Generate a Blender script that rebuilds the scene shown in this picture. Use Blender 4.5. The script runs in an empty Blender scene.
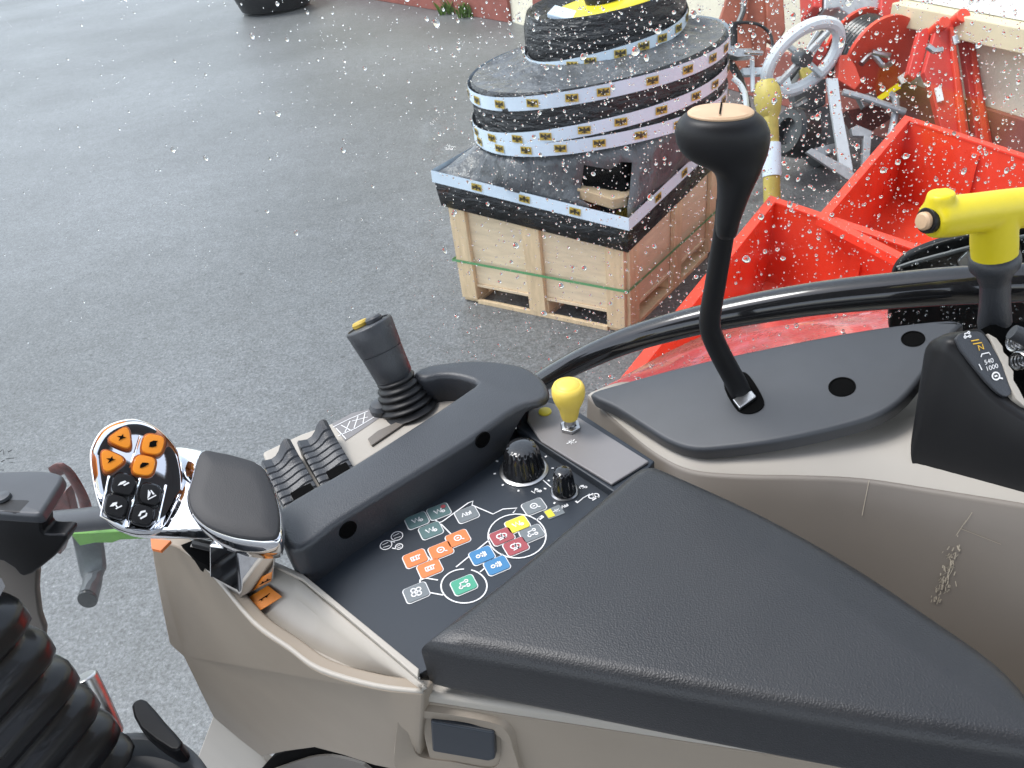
import bpy, bmesh, math, random
from mathutils import Vector as V, Matrix
random.seed(7)
PI = math.pi
SC = bpy.context.scene
COL = SC.collection
H = 2.6                                   # eye height above the yard
# ------------------------------------------------------------------ camera frame (the place is surveyed from here)
F = 770.0
PT, RL = math.radians(36), math.radians(7.4)
cf = V((0, math.cos(PT), -math.sin(PT)))
_u0 = V((0, math.sin(PT), math.cos(PT))); _r0 = V((1, 0, 0))
cr = _r0*math.cos(RL) - _u0*math.sin(RL)
cu = _r0*math.sin(RL) + _u0*math.cos(RL)
EYE = V((0, 0, H)); UP = V((0, 0, 1)); FH = V((0, 1, 0))
NW = V((.33, .94, 0)).normalized()        # outward normal of the cab's side window
TW = V((.94, -.33, 0)).normalized()       # along the window towards the rear
def ray(x, y): return cf + cr*((x-512)/F) + cu*((384-y)/F)
def A(x, y, z): d = ray(x, y); return EYE + d*(z/d.z)                 # at height z below the eye
def AP(x, y, P, n): d = ray(x, y); return EYE + d*((P-EYE).dot(n)/d.dot(n))
def AN(x, y, k): d = ray(x, y); return EYE + d*(k/d.dot(NW))          # on a plane parallel to the window
def AD(x, y, k): return EYE + ray(x, y)*k
def pm(P): return (P-EYE).dot(cf)/F                                   # metres per pixel there
# ------------------------------------------------------------------ mesh builder
def smooth_path(pts, n=6, closed=False):
    pts = [V(p) for p in pts]; N = len(pts); out = []
    rng = range(N) if closed else range(N-1)
    for i in rng:
        if closed: p0, p1, p2, p3 = pts[i-1], pts[i], pts[(i+1) % N], pts[(i+2) % N]
        else: p0, p1, p2, p3 = pts[max(i-1, 0)], pts[i], pts[i+1], pts[min(i+2, N-1)]
        for k in range(n):
            t = k/n; t2 = t*t; t3 = t2*t
            out.append(.5*((2*p1)+(p2-p0)*t+(2*p0-5*p1+4*p2-p3)*t2+(3*p1-p0-3*p2+p3)*t3))
    if not closed: out.append(pts[-1])
    return out
def perp(n):
    n = n.normalized(); a = n.cross(UP)
    if a.length < .1: a = n.cross(V((1, 0, 0)))
    a.normalize(); return a, n.cross(a).normalized()
class G:
    def __init__(s): s.b = bmesh.new(); s.mi = 0
    def v(s, p): return s.b.verts.new(p)
    def f(s, vs):
        try:
            fa = s.b.faces.new(vs); fa.material_index = s.mi; return fa
        except ValueError: return None
    def poly(s, pts): return s.f([s.v(p) for p in pts])
    def prism(s, pts, vec, caps=True):
        vec = V(vec) if not callable(vec) else vec
        a = [s.v(p) for p in pts]
        b = [s.v(V(p) + (vec(V(p)) if callable(vec) else vec)) for p in pts]
        n = len(a)
        for i in range(n): s.f([a[i], a[(i+1) % n], b[(i+1) % n], b[i]])
        if caps: s.f(a); s.f(b[::-1])
        return s
    def box(s, c, x, y, z):
        c, x, y, z = V(c), V(x), V(y), V(z)
        return s.prism([c-x-y-z, c+x-y-z, c+x+y-z, c-x+y-z], 2*z)
    def rings(s, R, caps=True, closed=True):
        vs = [[s.v(p) for p in r] for r in R]
        for a, b in zip(vs, vs[1:]):
            n = len(a)
            for i in range(n if closed else n-1): s.f([a[i], a[(i+1) % n], b[(i+1) % n], b[i]])
        if caps and closed: s.f(vs[0][::-1]); s.f(vs[-1])
        return s
    def tube(s, pts, r, seg=12, caps=True, closed=False, flat=1.0, flatdir=None):
        pts = [V(p) for p in pts]; n = len(pts)
        rr = r if isinstance(r, (list, tuple)) else [r]*n
        R = []; prev = None
        for i, p in enumerate(pts):
            if closed: t = pts[(i+1) % n]-pts[i-1]
            else: t = pts[min(i+1, n-1)]-pts[max(i-1, 0)]
            t.normalize()
            if flatdir is not None: a = (flatdir - t*flatdir.dot(t)).normalized()
            elif prev is None: a, _ = perp(t)
            else: a = (prev - t*prev.dot(t)).normalized()
            prev = a; b = t.cross(a)
            R.append([p + a*(rr[i]*flat*math.cos(2*PI*k/seg)) + b*(rr[i]*math.sin(2*PI*k/seg)) for k in range(seg)])
        if closed: R.append(R[0]); return s.rings(R, caps=False)
        return s.rings(R, caps)
    def lathe(s, o, ax, prof, seg=32, flute=None, caps=True):
        o = V(o); ax = V(ax).normalized(); a, b = perp(ax); R = []
        for r, h in prof:
            ring = []
            for k in range(seg):
                q = r
                if flute and flute[0] <= h <= flute[1]: q = r*(1-flute[3]*(0.5+0.5*math.cos(2*PI*k/seg*flute[2])))
                ring.append(o + ax*h + a*(q*math.cos(2*PI*k/seg)) + b*(q*math.sin(2*PI*k/seg)))
            R.append(ring)
        return s.rings(R, caps)
    def ball(s, c, x, y, z, u=16, w=10):
        c, x, y, z = V(c), V(x), V(y), V(z); R = []
        for j in range(1, w):
            t = PI*j/w
            R.append([c + z*math.cos(t) + (x*math.cos(2*PI*i/u)+y*math.sin(2*PI*i/u))*math.sin(t) for i in range(u)])
        return s.rings(R)
    def stroke(s, pts, w, n, closed=False):
        pts = [V(p) for p in pts]; N = len(pts); L = []; Rr = []
        for i, p in enumerate(pts):
            t = (pts[(i+1) % N]-pts[i-1]) if closed else (pts[min(i+1, N-1)]-pts[max(i-1, 0)])
            q = n.cross(t.normalized())*(w/2); L.append(s.v(p+q)); Rr.append(s.v(p-q))
        for i in range(N if closed else N-1):
            j = (i+1) % N; s.f([L[i], L[j], Rr[j], Rr[i]])
        return s
def slab(pts, h, r, up=None, seg=5, rb=None, mink=.0015):
    """rounded slab: outline pts (flat), thickness h downwards, edge radius r"""
    up = (up or UP).normalized(); P = [V(p) for p in pts]
    Q = [P[0]]
    for p in P[1:]:
        if (p-Q[-1]).length > mink: Q.append(p)
    if (Q[0]-Q[-1]).length < mink: Q.pop()
    P = Q; n = len(P)
    area = sum((P[i]-P[0]).cross(P[(i+1) % n]-P[0]).dot(up) for i in range(n)); sg = 1 if area > 0 else -1
    N_ = []
    for i in range(n):
        a = (P[i]-P[i-1]).normalized(); b = (P[(i+1) % n]-P[i]).normalized()
        na, nb2 = up.cross(a)*sg, up.cross(b)*sg; m = na+nb2; l = m.length
        m = m/l if l > .2 else na; k = max(.5, m.dot(na)); N_.append(m/k)
    rb = r if rb is None else rb
    g = G(); rings_ = []
    for i in range(seg+1):
        t = PI/2*i/seg; o, z = r*(1-math.sin(t)), -r*(1-math.cos(t)); rings_.append([p+m*o+up*z for p, m in zip(P, N_)])
    for i in range(seg+1):
        t = PI/2*i/seg; o, z = rb*(1-math.cos(t)), rb*(1-math.sin(t)); rings_.append([p+m*o+up*(z-(h(p) if callable(h) else h)) for p, m in zip(P, N_)])
    g.rings(rings_)
    return g
ROOT = {}
def finish(name, g, mats, parent=None, bevel=0, seg=3, ang=35, loc=None, solid=0, sub=0, remesh=0, recalc=True):
    if not isinstance(mats, (list, tuple)): mats = [mats]
    bm = g.b
    if recalc: bmesh.ops.recalc_face_normals(bm, faces=bm.faces)
    if parent is not None: off = ROOT[parent]
    else:
        if loc is None:
            bb = [v.co for v in bm.verts]
            loc = V(((min(c.x for c in bb)+max(c.x for c in bb))/2, (min(c.y for c in bb)+max(c.y for c in bb))/2, min(c.z for c in bb)))
        off = V(loc)
    bmesh.ops.translate(bm, verts=bm.verts, vec=-off)
    me = bpy.data.meshes.new(name); bm.to_mesh(me); bm.free()
    for m in mats: me.materials.append(m)
    for p in me.polygons: p.use_smooth = True
    if not bevel and not remesh: me.set_sharp_from_angle(angle=math.radians(ang))
    o = bpy.data.objects.new(name, me); COL.objects.link(o)
    if parent is not None: o.parent = parent
    else: o.location = off
    ROOT[o] = off
    if remesh:
        m = o.modifiers.new('r', 'REMESH'); m.mode = 'VOXEL'; m.voxel_size = remesh; m.use_smooth_shade = True
        m = o.modifiers.new('s', 'SMOOTH'); m.iterations = 6; m.factor = .5
    if solid: m = o.modifiers.new('t', 'SOLIDIFY'); m.thickness = solid; m.offset = -1
    if bevel:
        m = o.modifiers.new('b', 'BEVEL'); m.width = bevel; m.segments = seg; m.limit_method = 'ANGLE'; m.angle_limit = math.radians(ang); m.harden_normals = True
    if sub: m = o.modifiers.new('u', 'SUBSURF'); m.levels = sub; m.render_levels = sub
    return o
def thing(name, label, cat, loc, group=None):
    o = bpy.data.objects.new(name, None); o.empty_display_size = .02; COL.objects.link(o); o.location = loc
    ROOT[o] = V(loc); return tag(o, label, cat, group)
def tag(o, label=None, cat=None, group=None, kind=None):
    if label: o['label'] = label
    if cat: o['category'] = cat
    if group: o['group'] = group
    if kind: o['kind'] = kind
    return o
# ------------------------------------------------------------------ materials
def mat(name, col, rough=.5, metal=0, spec=.5, coat=0, bump=None, var=None, vscale=8, vor=None, aniso=None, trans=0, ior=1.45, rvar=None, col2=None):
    """bump=(scale,strength,distance) noise; vor=(scale,strength,distance) leather cells; var=amount of value variation; aniso=stretch vector"""
    m = bpy.data.materials.new(name); m.use_nodes = True; t = m.node_tree; N, L = t.nodes, t.links
    b = N['Principled BSDF']; b.inputs['Base Color'].default_value = (*col, 1); b.inputs['Roughness'].default_value = rough
    b.inputs['Metallic'].default_value = metal; b.inputs['Specular IOR Level'].default_value = spec; b.inputs['Coat Weight'].default_value = coat
    b.inputs['Coat Roughness'].default_value = .06; b.inputs['IOR'].default_value = ior; b.inputs['Transmission Weight'].default_value = trans
    tc = N.new('ShaderNodeTexCoord'); vec = tc.outputs['Object']
    if aniso:
        mp = N.new('ShaderNodeMapping'); mp.inputs['Scale'].default_value = aniso; L.new(vec, mp.inputs[0]); vec = mp.outputs[0]
    if var:
        n = N.new('ShaderNodeTexNoise'); n.inputs['Scale'].default_value = vscale; n.inputs['Detail'].default_value = 6; n.inputs['Roughness'].default_value = .62; L.new(vec, n.inputs['Vector'])
        r = N.new('ShaderNodeValToRGB'); c2 = col2 or tuple(c*(1-var) for c in col)
        r.color_ramp.elements[0].position = .3; r.color_ramp.elements[1].position = .7
        r.color_ramp.elements[0].color = (*c2, 1); r.color_ramp.elements[1].color = (*[min(1, c*(1+var*.5)) for c in col], 1)
        L.new(n.outputs['Fac'], r.inputs[0]); L.new(r.outputs[0], b.inputs['Base Color'])
    if rvar:
        n = N.new('ShaderNodeTexNoise'); n.inputs['Scale'].default_value = rvar[0]; n.inputs['Detail'].default_value = 5; L.new(vec, n.inputs['Vector'])
        r = N.new('ShaderNodeMapRange'); r.inputs[1].default_value = .3; r.inputs[2].default_value = .7; r.inputs[3].default_value = rvar[1]; r.inputs[4].default_value = rvar[2]
        L.new(n.outputs['Fac'], r.inputs[0]); L.new(r.outputs[0], b.inputs['Roughness'])
    last = None
    for kind, q in (('n', bump), ('v', vor)):
        if not q: continue
        if kind == 'n':
            n = N.new('ShaderNodeTexNoise'); n.inputs['Scale'].default_value = q[0]; n.inputs['Detail'].default_value = 4; out = n.outputs['Fac']
        else:
            n = N.new('ShaderNodeTexVoronoi'); n.feature = 'SMOOTH_F1'; n.inputs['Scale'].default_value = q[0]; out = n.outputs['Distance']
        L.new(vec, n.inputs['Vector'])
        bp = N.new('ShaderNodeBump'); bp.inputs['Strength'].default_value = q[1]; bp.inputs['Distance'].default_value = q[2]; L.new(out, bp.inputs['Height'])
        if last: L.new(last, bp.inputs['Normal'])
        last = bp.outputs[0]
    if last: L.new(last, b.inputs['Normal'])
    return m
M = {}
M['leather'] = mat('black_leather', (.018, .0188, .021), .42, spec=.7, vor=(980, .42, .0005), bump=(1800, .22, .0003), var=.15, vscale=14, rvar=(7, .34, .5))
M['rail'] = mat('charcoal_plastic', (.036, .039, .045), .42, spec=.65, vor=(900, .45, .0004), bump=(1500, .25, .0003), var=.12, vscale=20)
M['plate'] = mat('slate_plastic', (.056, .06, .067), .42, bump=(900, .12, .0003), var=.12, vscale=12, rvar=(10, .38, .5))
M['panel'] = mat('panel_film', (.025, .031, .04), .34, bump=(1200, .06, .0002), rvar=(12, .3, .42))
M['black'] = mat('black_plastic', (.011, .011, .012), .44, spec=.36, bump=(1300, .15, .0003), var=.2, vscale=15)
M['gloss'] = mat('gloss_black', (.012, .012, .013), .12, coat=.6, bump=(30, .03, .002))
M['rubber'] = mat('black_rubber', (.009, .009, .010), .24, coat=.3, bump=(60, .12, .002), rvar=(20, .26, .45), var=.3, vscale=25)
M['hole'] = mat('shade_and_print_black', (.004, .004, .004), .9, spec=.05)  # near-black for print and joints; also carries the shade inside holes and gaps
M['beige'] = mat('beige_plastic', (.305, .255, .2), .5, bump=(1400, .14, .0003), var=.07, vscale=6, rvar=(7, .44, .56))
M['beige_pale_lit'] = mat('pale_lit_beige_plastic', (.43, .395, .345), .5, bump=(1400, .12, .0003), var=.05, vscale=6)  # paler beige; light falling on ledge, tray and lip is in the colour
M['well'] = mat('shaded_taupe_plastic', (.18, .158, .135), .46, bump=(1400, .12, .0003), var=.1, vscale=5, rvar=(5, .4, .55))  # the flank's shade below the ledge is put into this darker brown
M['greyplate'] = mat('grey_plate', (.22, .21, .21), .42, bump=(1500, .12, .0002), var=.06, vscale=10)
M['deep'] = mat('deep_black', (.006, .006, .007), .35, spec=.25)
M['chrome'] = mat('chrome', (.82, .83, .85), .045, metal=1, bump=(18, .04, .002))
M['steel'] = mat('steel', (.5, .5, .5), .3, metal=1, var=.3, vscale=60)
M['pad'] = mat('charcoal_softtouch', (.026, .026, .028), .55, vor=(1400, .3, .0003))
M['orange'] = mat('amber_key', (.78, .26, .02), .38, bump=(300, .05, .0005))
M['amber_dark'] = mat('amber_rim', (.32, .08, .01), .4)
M['white'] = mat('white_print', (.8, .8, .8), .5)
M['keygrey'] = mat('key_grey', (.17, .19, .2), .45)
M['keyteal'] = mat('key_dark_teal', (.1, .17, .17), .45)
M['keyorange'] = mat('key_orange', (.70, .20, .06), .45)
M['keyred'] = mat('key_red', (.34, .07, .08), .45)
M['keyyellow'] = mat('key_yellow', (.72, .6, .05), .45)
M['keyblue'] = mat('key_blue', (.05, .2, .4), .45)
M['keygreen'] = mat('key_green', (.07, .34, .22), .45)
M['yellow'] = mat('yellow_plastic', (.78, .63, .022), .36, bump=(400, .06, .0005), var=.06, vscale=30)
M['yellow_pale'] = mat('pale_yellow_knob', (.82, .6, .1), .42, var=.06, vscale=40)
M['tan'] = mat('tan_inlay', (.62, .42, .26), .5, var=.08, vscale=40)
M['red'] = mat('red_paint', (.74, .068, .03), .36, coat=.3, bump=(5, .05, .01), var=.15, vscale=3, rvar=(6, .25, .5))
M['red_rim'] = mat('red_rim_paint', (.78, .06, .03), .4, var=.12, vscale=12, bump=(40, .1, .002))
M['red_old'] = mat('faded_red_paint', (.60, .055, .04), .42, var=.1, vscale=5)
M['brown_red'] = mat('rust_red', (.33, .10, .06), .6, var=.25, vscale=6)
M['redfender'] = mat('wet_red_fender', (.62, .05, .05), .2, coat=.8, vor=(190, .7, .003), bump=(60, .3, .003), var=.3, vscale=16, rvar=(25, .1, .6))
M['galv'] = mat('galvanised', (.48, .5, .52), .42, metal=.55, var=.2, vscale=20)
M['hoop'] = mat('pale_grey_paint', (.66, .71, .75), .4, var=.08, vscale=12)
M['ptoyellow'] = mat('pto_yellow', (.52, .42, .10), .5, var=.18, vscale=12)
M['wood'] = mat('pine_wood', (.80, .63, .43), .7, var=.16, vscale=5, aniso=(1.2, 1.2, 7), bump=(30, .25, .004))
M['wood2'] = mat('pine_batten', (.74, .55, .34), .7, var=.2, vscale=9, aniso=(4, 4, .8), bump=(30, .25, .004))
M['film'] = mat('black_stretch_film', (.018, .018, .02), .22, bump=(9, .9, .05), aniso=(1, 1, 3.2), rvar=(5, .2, .45), var=.5, vscale=3)
M['filmsheen'] = mat('sky_sheen_film', (.105, .109, .116), .28, bump=(7, .9, .06), aniso=(1.2, 1.2, .6), rvar=(4, .16, .45), var=.35, vscale=3)  # same black film; the sky sheen on its upper sheets is in the grey
M['tape'] = mat('white_tape', (.66, .76, .86), .36, bump=(20, .2, .004), var=.06, vscale=6)
M['tapeyellow'] = mat('tape_ochre', (.55, .38, .06), .5)
M['tapeblack'] = mat('tape_black', (.05, .04, .02), .5)
M['card'] = mat('cardboard', (.5, .36, .22), .75, var=.15, vscale=10)
M['strap'] = mat('green_strap', (.12, .33, .14), .45)
M['cream'] = mat('cream_render', (.83, .76, .6), .85, bump=(25, .5, .01), var=.12, vscale=2.5)
M['creamsill'] = mat('cream_sill', (.68, .6, .4), .7, var=.12, vscale=4, bump=(30, .2, .004))
M['plinth'] = mat('plinth_red', (.32, .10, .075), .75, var=.22, vscale=3, bump=(25, .3, .006))
M['upvc'] = mat('white_frame', (.8, .81, .84), .35)
M['winglass'] = mat('house_glass', (.5, .53, .56), .06, spec=.8)
M['weed'] = mat('weed_leaf', (.12, .22, .03), .6, var=.3, vscale=30)
M['greenpaint'] = mat('green_paint', (.16, .36, .06), .45, var=.15, vscale=20)
M['darkred'] = mat('dark_wet_paint', (.14, .03, .025), .3, var=.6, vscale=60)
M['darkmetal'] = mat('dark_grey_metal', (.10, .105, .11), .4, metal=.3, var=.25, vscale=30)
M['sticker'] = mat('orange_sticker', (.72, .22, .02), .5, var=.15, vscale=60)
M['goldmark'] = mat('amber_print', (.7, .42, .04), .5)
M['scuff'] = mat('scuff_mark', (.46, .40, .31), .6)
# asphalt
def asphalt():
    m = bpy.data.materials.new('wet_asphalt'); m.use_nodes = True; t = m.node_tree; N, L = t.nodes, t.links; b = N['Principled BSDF']
    tc = N.new('ShaderNodeTexCoord')
    def noise(s, d, r=.6):
        n = N.new('ShaderNodeTexNoise'); n.inputs['Scale'].default_value = s; n.inputs['Detail'].default_value = d; n.inputs['Roughness'].default_value = r; L.new(tc.outputs['Object'], n.inputs['Vector']); return n.outputs['Fac']
    def ramp(f, a, c, p0=.3, p1=.7):
        r = N.new('ShaderNodeValToRGB'); r.color_ramp.elements[0].position = p0; r.color_ramp.elements[1].position = p1
        r.color_ramp.elements[0].color = (*a, 1); r.color_ramp.elements[1].color = (*c, 1); L.new(f, r.inputs[0]); return r.outputs[0]
    def mul(a, c, kind='MULTIPLY', fac=1):
        x = N.new('ShaderNodeMix'); x.data_type = 'RGBA'; x.blend_type = kind; x.inputs[0].default_value = fac; L.new(a, x.inputs[6]); L.new(c, x.inputs[7]); return x.outputs[2]
    big = ramp(noise(.55, 5), (.118, .121, .123), (.155, .16, .164))
    fine = ramp(noise(62, 3, .8), (.5, .5, .5), (1.55, 1.55, 1.55), .34, .66)
    mid = ramp(noise(7, 6, .7), (.86, .86, .85), (1.12, 1.12, 1.13), .35, .65)
    v = N.new('ShaderNodeTexVoronoi'); v.inputs['Scale'].default_value = 42; L.new(tc.outputs['Object'], v.inputs['Vector'])
    agg = ramp(v.outputs['Distance'], (1.5, 1.5, 1.48), (.95, .95, .95), .06, .26)
    spots = ramp(noise(16, 2, .4), (.55, .54, .53), (1, 1, 1), .25, .31)
    wet = ramp(noise(.32, 3, .5), (.80, .80, .79), (1.05, 1.05, 1.06), .40, .62)
    grain = ramp(noise(26, 4, .75), (.78, .78, .77), (1.22, 1.22, 1.23), .36, .64)
    c = mul(mul(mul(mul(mul(mul(big, wet), fine), mid), grain), agg), spots); L.new(c, b.inputs['Base Color'])
    r = N.new('ShaderNodeMapRange'); r.inputs[1].default_value = .35; r.inputs[2].default_value = .65; r.inputs[3].default_value = .43; r.inputs[4].default_value = .49
    L.new(noise(.42, 4), r.inputs[0]); L.new(r.outputs[0], b.inputs['Roughness']); b.inputs['Specular IOR Level'].default_value = .5
    bp = N.new('ShaderNodeBump'); bp.inputs['Strength'].default_value = .6; bp.inputs['Distance'].default_value = .004; L.new(noise(60, 3, .8), bp.inputs['Height']); L.new(bp.outputs[0], b.inputs['Normal'])
    return m
M['asphalt'] = asphalt()
def thin_glass():
    m = bpy.data.materials.new('window_glass'); m.use_nodes = True; t = m.node_tree; N, L = t.nodes, t.links; N.clear()
    o = N.new('ShaderNodeOutputMaterial'); tr = N.new('ShaderNodeBsdfTransparent'); tr.inputs[0].default_value = (.95, .97, .965, 1)
    gl = N.new('ShaderNodeBsdfGlossy'); gl.inputs['Roughness'].default_value = .02; lw = N.new('ShaderNodeLayerWeight'); lw.inputs[0].default_value = .5; pw = N.new('ShaderNodeMath'); pw.operation = 'POWER'; pw.inputs[1].default_value = 5; L.new(lw.outputs['Facing'], pw.inputs[0]); fr = N.new('ShaderNodeMath'); fr.operation = 'MULTIPLY_ADD'; fr.inputs[1].default_value = .5; fr.inputs[2].default_value = .018; L.new(pw.outputs[0], fr.inputs[0])
    mx = N.new('ShaderNodeMixShader'); L.new(fr.outputs[0], mx.inputs[0]); L.new(tr.outputs[0], mx.inputs[1]); L.new(gl.outputs[0], mx.inputs[2]); L.new(mx.outputs[0], o.inputs[0])
    return m
M['glass'] = thin_glass()
M['drop'] = mat('rain_water', (1, 1, 1), 0.0, trans=1, ior=1.33)

# ================================================================== SETTING
g = G(); s = 90
g.poly([V((-s, -s, 0)), V((s, -s, 0)), V((s, s, 0)), V((-s, s, 0))])
tag(finish('ground', g, M['asphalt'], loc=(0, 0, 0)), 'wet grey asphalt yard seen through the rain-dotted window', 'ground', kind='structure')

# wall of the farm shop
W = [V((-5.2, 22.6, 0)), V((.75, 13.37, 0)), V((3.475, 6.88, 0)), V((3.81, 5.66, 0)), V((5.0, 1.4, 0))]
wall = thing('building_wall', 'cream rendered wall with brown-red painted plinth along the yard edge', 'wall', W[1])
def out_n(a, b): d = (b-a).normalized(); return V((d.y, -d.x, 0))*(1 if V((d.y, -d.x, 0)).dot(-a) > 0 else -1)
def strip(g, a, b, z0, z1, o0, o1):
    n = out_n(a, b); p = [a+n*o0, b+n*o0, b+n*o1, a+n*o1]; g.prism([q+UP*z0 for q in p], UP*(z1-z0))
g = G()
for a, b in zip(W, W[1:]): strip(g, a, b, 0, 5, 0, -.3)
finish('wall_face', g, M['cream'], wall)
g = G(); strip(g, W[0], W[1], 0, .55, .003, .06); finish('plinth', g, M['plinth'], wall, bevel=.01)
g = G(); q = W[1].lerp(W[2], .12)
strip(g, q, W[2], 0, .5, .003, .05); strip(g, W[2], W[3], 0, .5, .003, .05); strip(g, W[3], W[4], 0, .5, .003, .05); finish('plinth', g, M['plinth'], wall, bevel=.01)
wn = out_n(W[3], W[4]); P0 = W[3]
s0, s1 = AP(905, 22, P0, wn), AP(1045, 46, P0, wn); d = (W[4]-W[3]).normalized()
zs = (s0.z+s1.z)/2
sill0 = W[3]-d*.9; sill1 = W[4]
g = G(); strip(g, sill0, sill1, zs, zs+.16, .003, .2); finish('window_sill', g, M['creamsill'], wall, bevel=.012)
fr = G(); strip(fr, sill0, sill1, zs+.165, zs+.4, .003, .07); strip(fr, sill0, sill0+d*.12, zs+.4, zs+1.6, .003, .07); strip(fr, sill0+d*1.6, sill0+d*1.72, zs+.4, zs+1.6, .003, .07)
fro = finish('window', fr, M['upvc'], wall, bevel=.008)
g = G(); strip(g, sill0+d*.12, sill1, zs+.4, zs+1.6, .003, .03); finish('pane', g, M['winglass'], fro)
# weeds at the plinth
for i, (x, y) in enumerate(((447, 14), (466, 17))):
    c = A(x, y, -H); g = G()
    for k in range(60):
        a = random.uniform(0, 2*PI); l = random.uniform(.08, .3); b0 = c+V((random.uniform(-.12, .12), random.uniform(-.08, .08), 0))
        t = b0+V((math.cos(a)*l*.6, math.sin(a)*l*.6, l*.9)); w = V((-math.sin(a), math.cos(a), 0))*.02
        mid = (b0+t)/2+UP*.03; g.poly([b0-w*.4, mid-w, t, mid+w, b0+w*.4])
    tag(finish('weed', g, M['weed'], recalc=False), ['green weed tuft at the plinth foot, farther from the wrapped stack', 'green weed tuft at the plinth foot, nearer the wrapped stack'][i], 'weed', 'weeds along the plinth')

# black tub far off
c = A(277, 9, -H); k = pm(c)
tb = thing('plastic_tub', 'low black tub with a red patch standing far across the yard', 'tub', c)
g = G(); g.lathe(c+UP*.0, UP, [(k*26, 0), (k*34, .05), (k*39, .35), (k*40, .6), (k*42, .62), (k*42, .68), (k*38, .68), (k*36, .2)], 28); finish('tub_body', g, M['black'], tb)
g = G(); q = A(262, -4, -H+.25); g.box(V((c.x-.35, c.y-k*38, .5)), (.14, 0, 0), (0, .03, 0), (0, 0, .07)); finish('red_label', g, M['red_old'], tb, bevel=.01)

# ================================================================== WRAPPED PALLET
C0 = A(627, 333, -H); CL = A(463, 301, -H); CR = A(716, 250, -H)
ea = (CL-C0); eb = (CR-C0); La, Lb = ea.length, eb.length
aa = math.atan2(ea.y, ea.x); ab = math.atan2(eb.y, eb.x); ex = (PI/2-(aa-ab))/2*.3
ea = V((math.cos(aa+ex), math.sin(aa+ex), 0)); eb = V((math.cos(ab-ex), math.sin(ab-ex), 0))
def Lc(u, v, z): return C0+ea*(u*La)+eb*(v*Lb)+UP*z
def lbox(g, u0, u1, v0, v1, z0, z1): g.prism([Lc(u0, v0, z0), Lc(u1, v0, z0), Lc(u1, v1, z0), Lc(u0, v1, z0)], UP*(z1-z0))
HB = .70
def zs_(u, v): return .575*(1-u)*(1-v)+.69*u*(1-v)+.665*(1-u)*v+.72*u*v
def zt_(u, v): return .775*(1-u)*(1-v)+.90*u*(1-v)+.86*(1-u)*v+.92*u*v
crate = thing('wooden_crate', 'pale wooden pallet crate bound with green straps under the wrapped stack', 'crate', Lc(.5, .5, 0))
g = G(); e = .0
for u0, u1 in ((0, .1), (.45, .57), (.9, 1)):
    for v0, v1 in ((0, .1), (.45, .55), (.9, 1)): g = G(); lbox(g, u0+.004, u1-.004, v0+.004, v1-.004, .025, .12); finish('pallet_block', g, M['wood2'], crate, bevel=.004)

g = G()
for u0, u1 in ((0, .1), (.45, .57), (.9, 1)): lbox(g, u0, u1, 0, 1, 0, .023)
finish('runner_board', g, M['wood2'], crate, bevel=.003)
g = G(); lbox(g, 0, 1, 0, 1, .122, .14); finish('deck', g, M['wood'], crate)
for nm, q in (('side_panel', (.02, .98, .008, .022)), ('side_panel', (.02, .98, .978, .992)), ('side_panel', (.008, .022, .02, .98)), ('side_panel', (.978, .992, .02, .98))):
    g = G(); lbox(g, *q, .142, HB); finish(nm, g, M['wood'], crate, bevel=.002)
for q in ((0, .1, -.018, .006), (.46, .56, -.018, .006), (.9, 1, -.018, .006)):
    g = G(); lbox(g, *q, .03, HB-.01); finish('batten', g, M['wood2'], crate, bevel=.004)
for q in ((-.018, .006, .006, .1), (-.018, .006, .47, .56), (-.018, .006, .9, 1)):
    g = G(); lbox(g, *q, .03, HB-.01); finish('batten', g, M['wood2'], crate, bevel=.004)
g = G(); lbox(g, .1, .46, -.012, .006, .015, .1); lbox(g, .56, .9, -.012, .006, .015, .1); 
g = G(); lbox(g, .1, .9, -.016, .004, .0, .03); finish('runner_board', g, M['wood2'], crate, bevel=.003)
g = G(); lbox(g, -.016, .004, .1, .9, .0, .03); finish('runner_board', g, M['wood2'], crate, bevel=.003)
def band(z, sag=0):
    g = G(); o = .024; n = 14
    loop = [(-o, -o), (1+o, -o), (1+o, 1+o), (-o, 1+o)]
    g.prism([Lc(*q, z) for q in loop], UP*.018, caps=False)
    return g
for z in (.30,): finish('strap', band(z), M['strap'], crate)
# film skirt + tent + drums
ZS = HB-.03; ZT = ZS+.17
load = thing('wrapped_stack', 'tall black film wrapped load with white printed tape rings on the crate', 'wrapped load', Lc(.5, .5, HB))
def sq_ring(z, o, n=16):
    cs = [(-o, -o), (1+o, -o), (1+o, 1+o), (-o, 1+o)]; R = []
    for i in range(4):
        p, q = cs[i], cs[(i+1) % 4]
        for k in range(n): t = k/n; uu, vv = p[0]+(q[0]-p[0])*t, p[1]+(q[1]-p[1])*t; R.append(Lc(uu, vv, z(uu, vv) if callable(z) else z))
    return R
def ell_ring(c, rx, ry, z, ref):
    # same ordering / start angle as sq_ring
    R = []
    for p in ref:
        d = V((p.x-ref_c.x, p.y-ref_c.y, 0)); a = math.atan2(d.y, d.x); R.append(V((c.x+rx*math.cos(a), c.y+ry*math.sin(a), z+TL*rx*math.cos(a))))
    return R
ref_c = Lc(.5, .5, 0); TL = .095
cA = A(601, 128, -H+1.0)  # placeholder, replaced below
cA = V((.735, 4.74, 0)); RXA, RYA = .76, .64
cB = V((.82, 4.92, 0)); RXB, RYB = .465, .44
zA0, zA1 = 1.12, 1.46
zB0, zB1 = 1.49, 1.68
ref = sq_ring(0, .05)
FOLD = [random.gauss(0, 1) for _ in range(64)]
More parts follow.
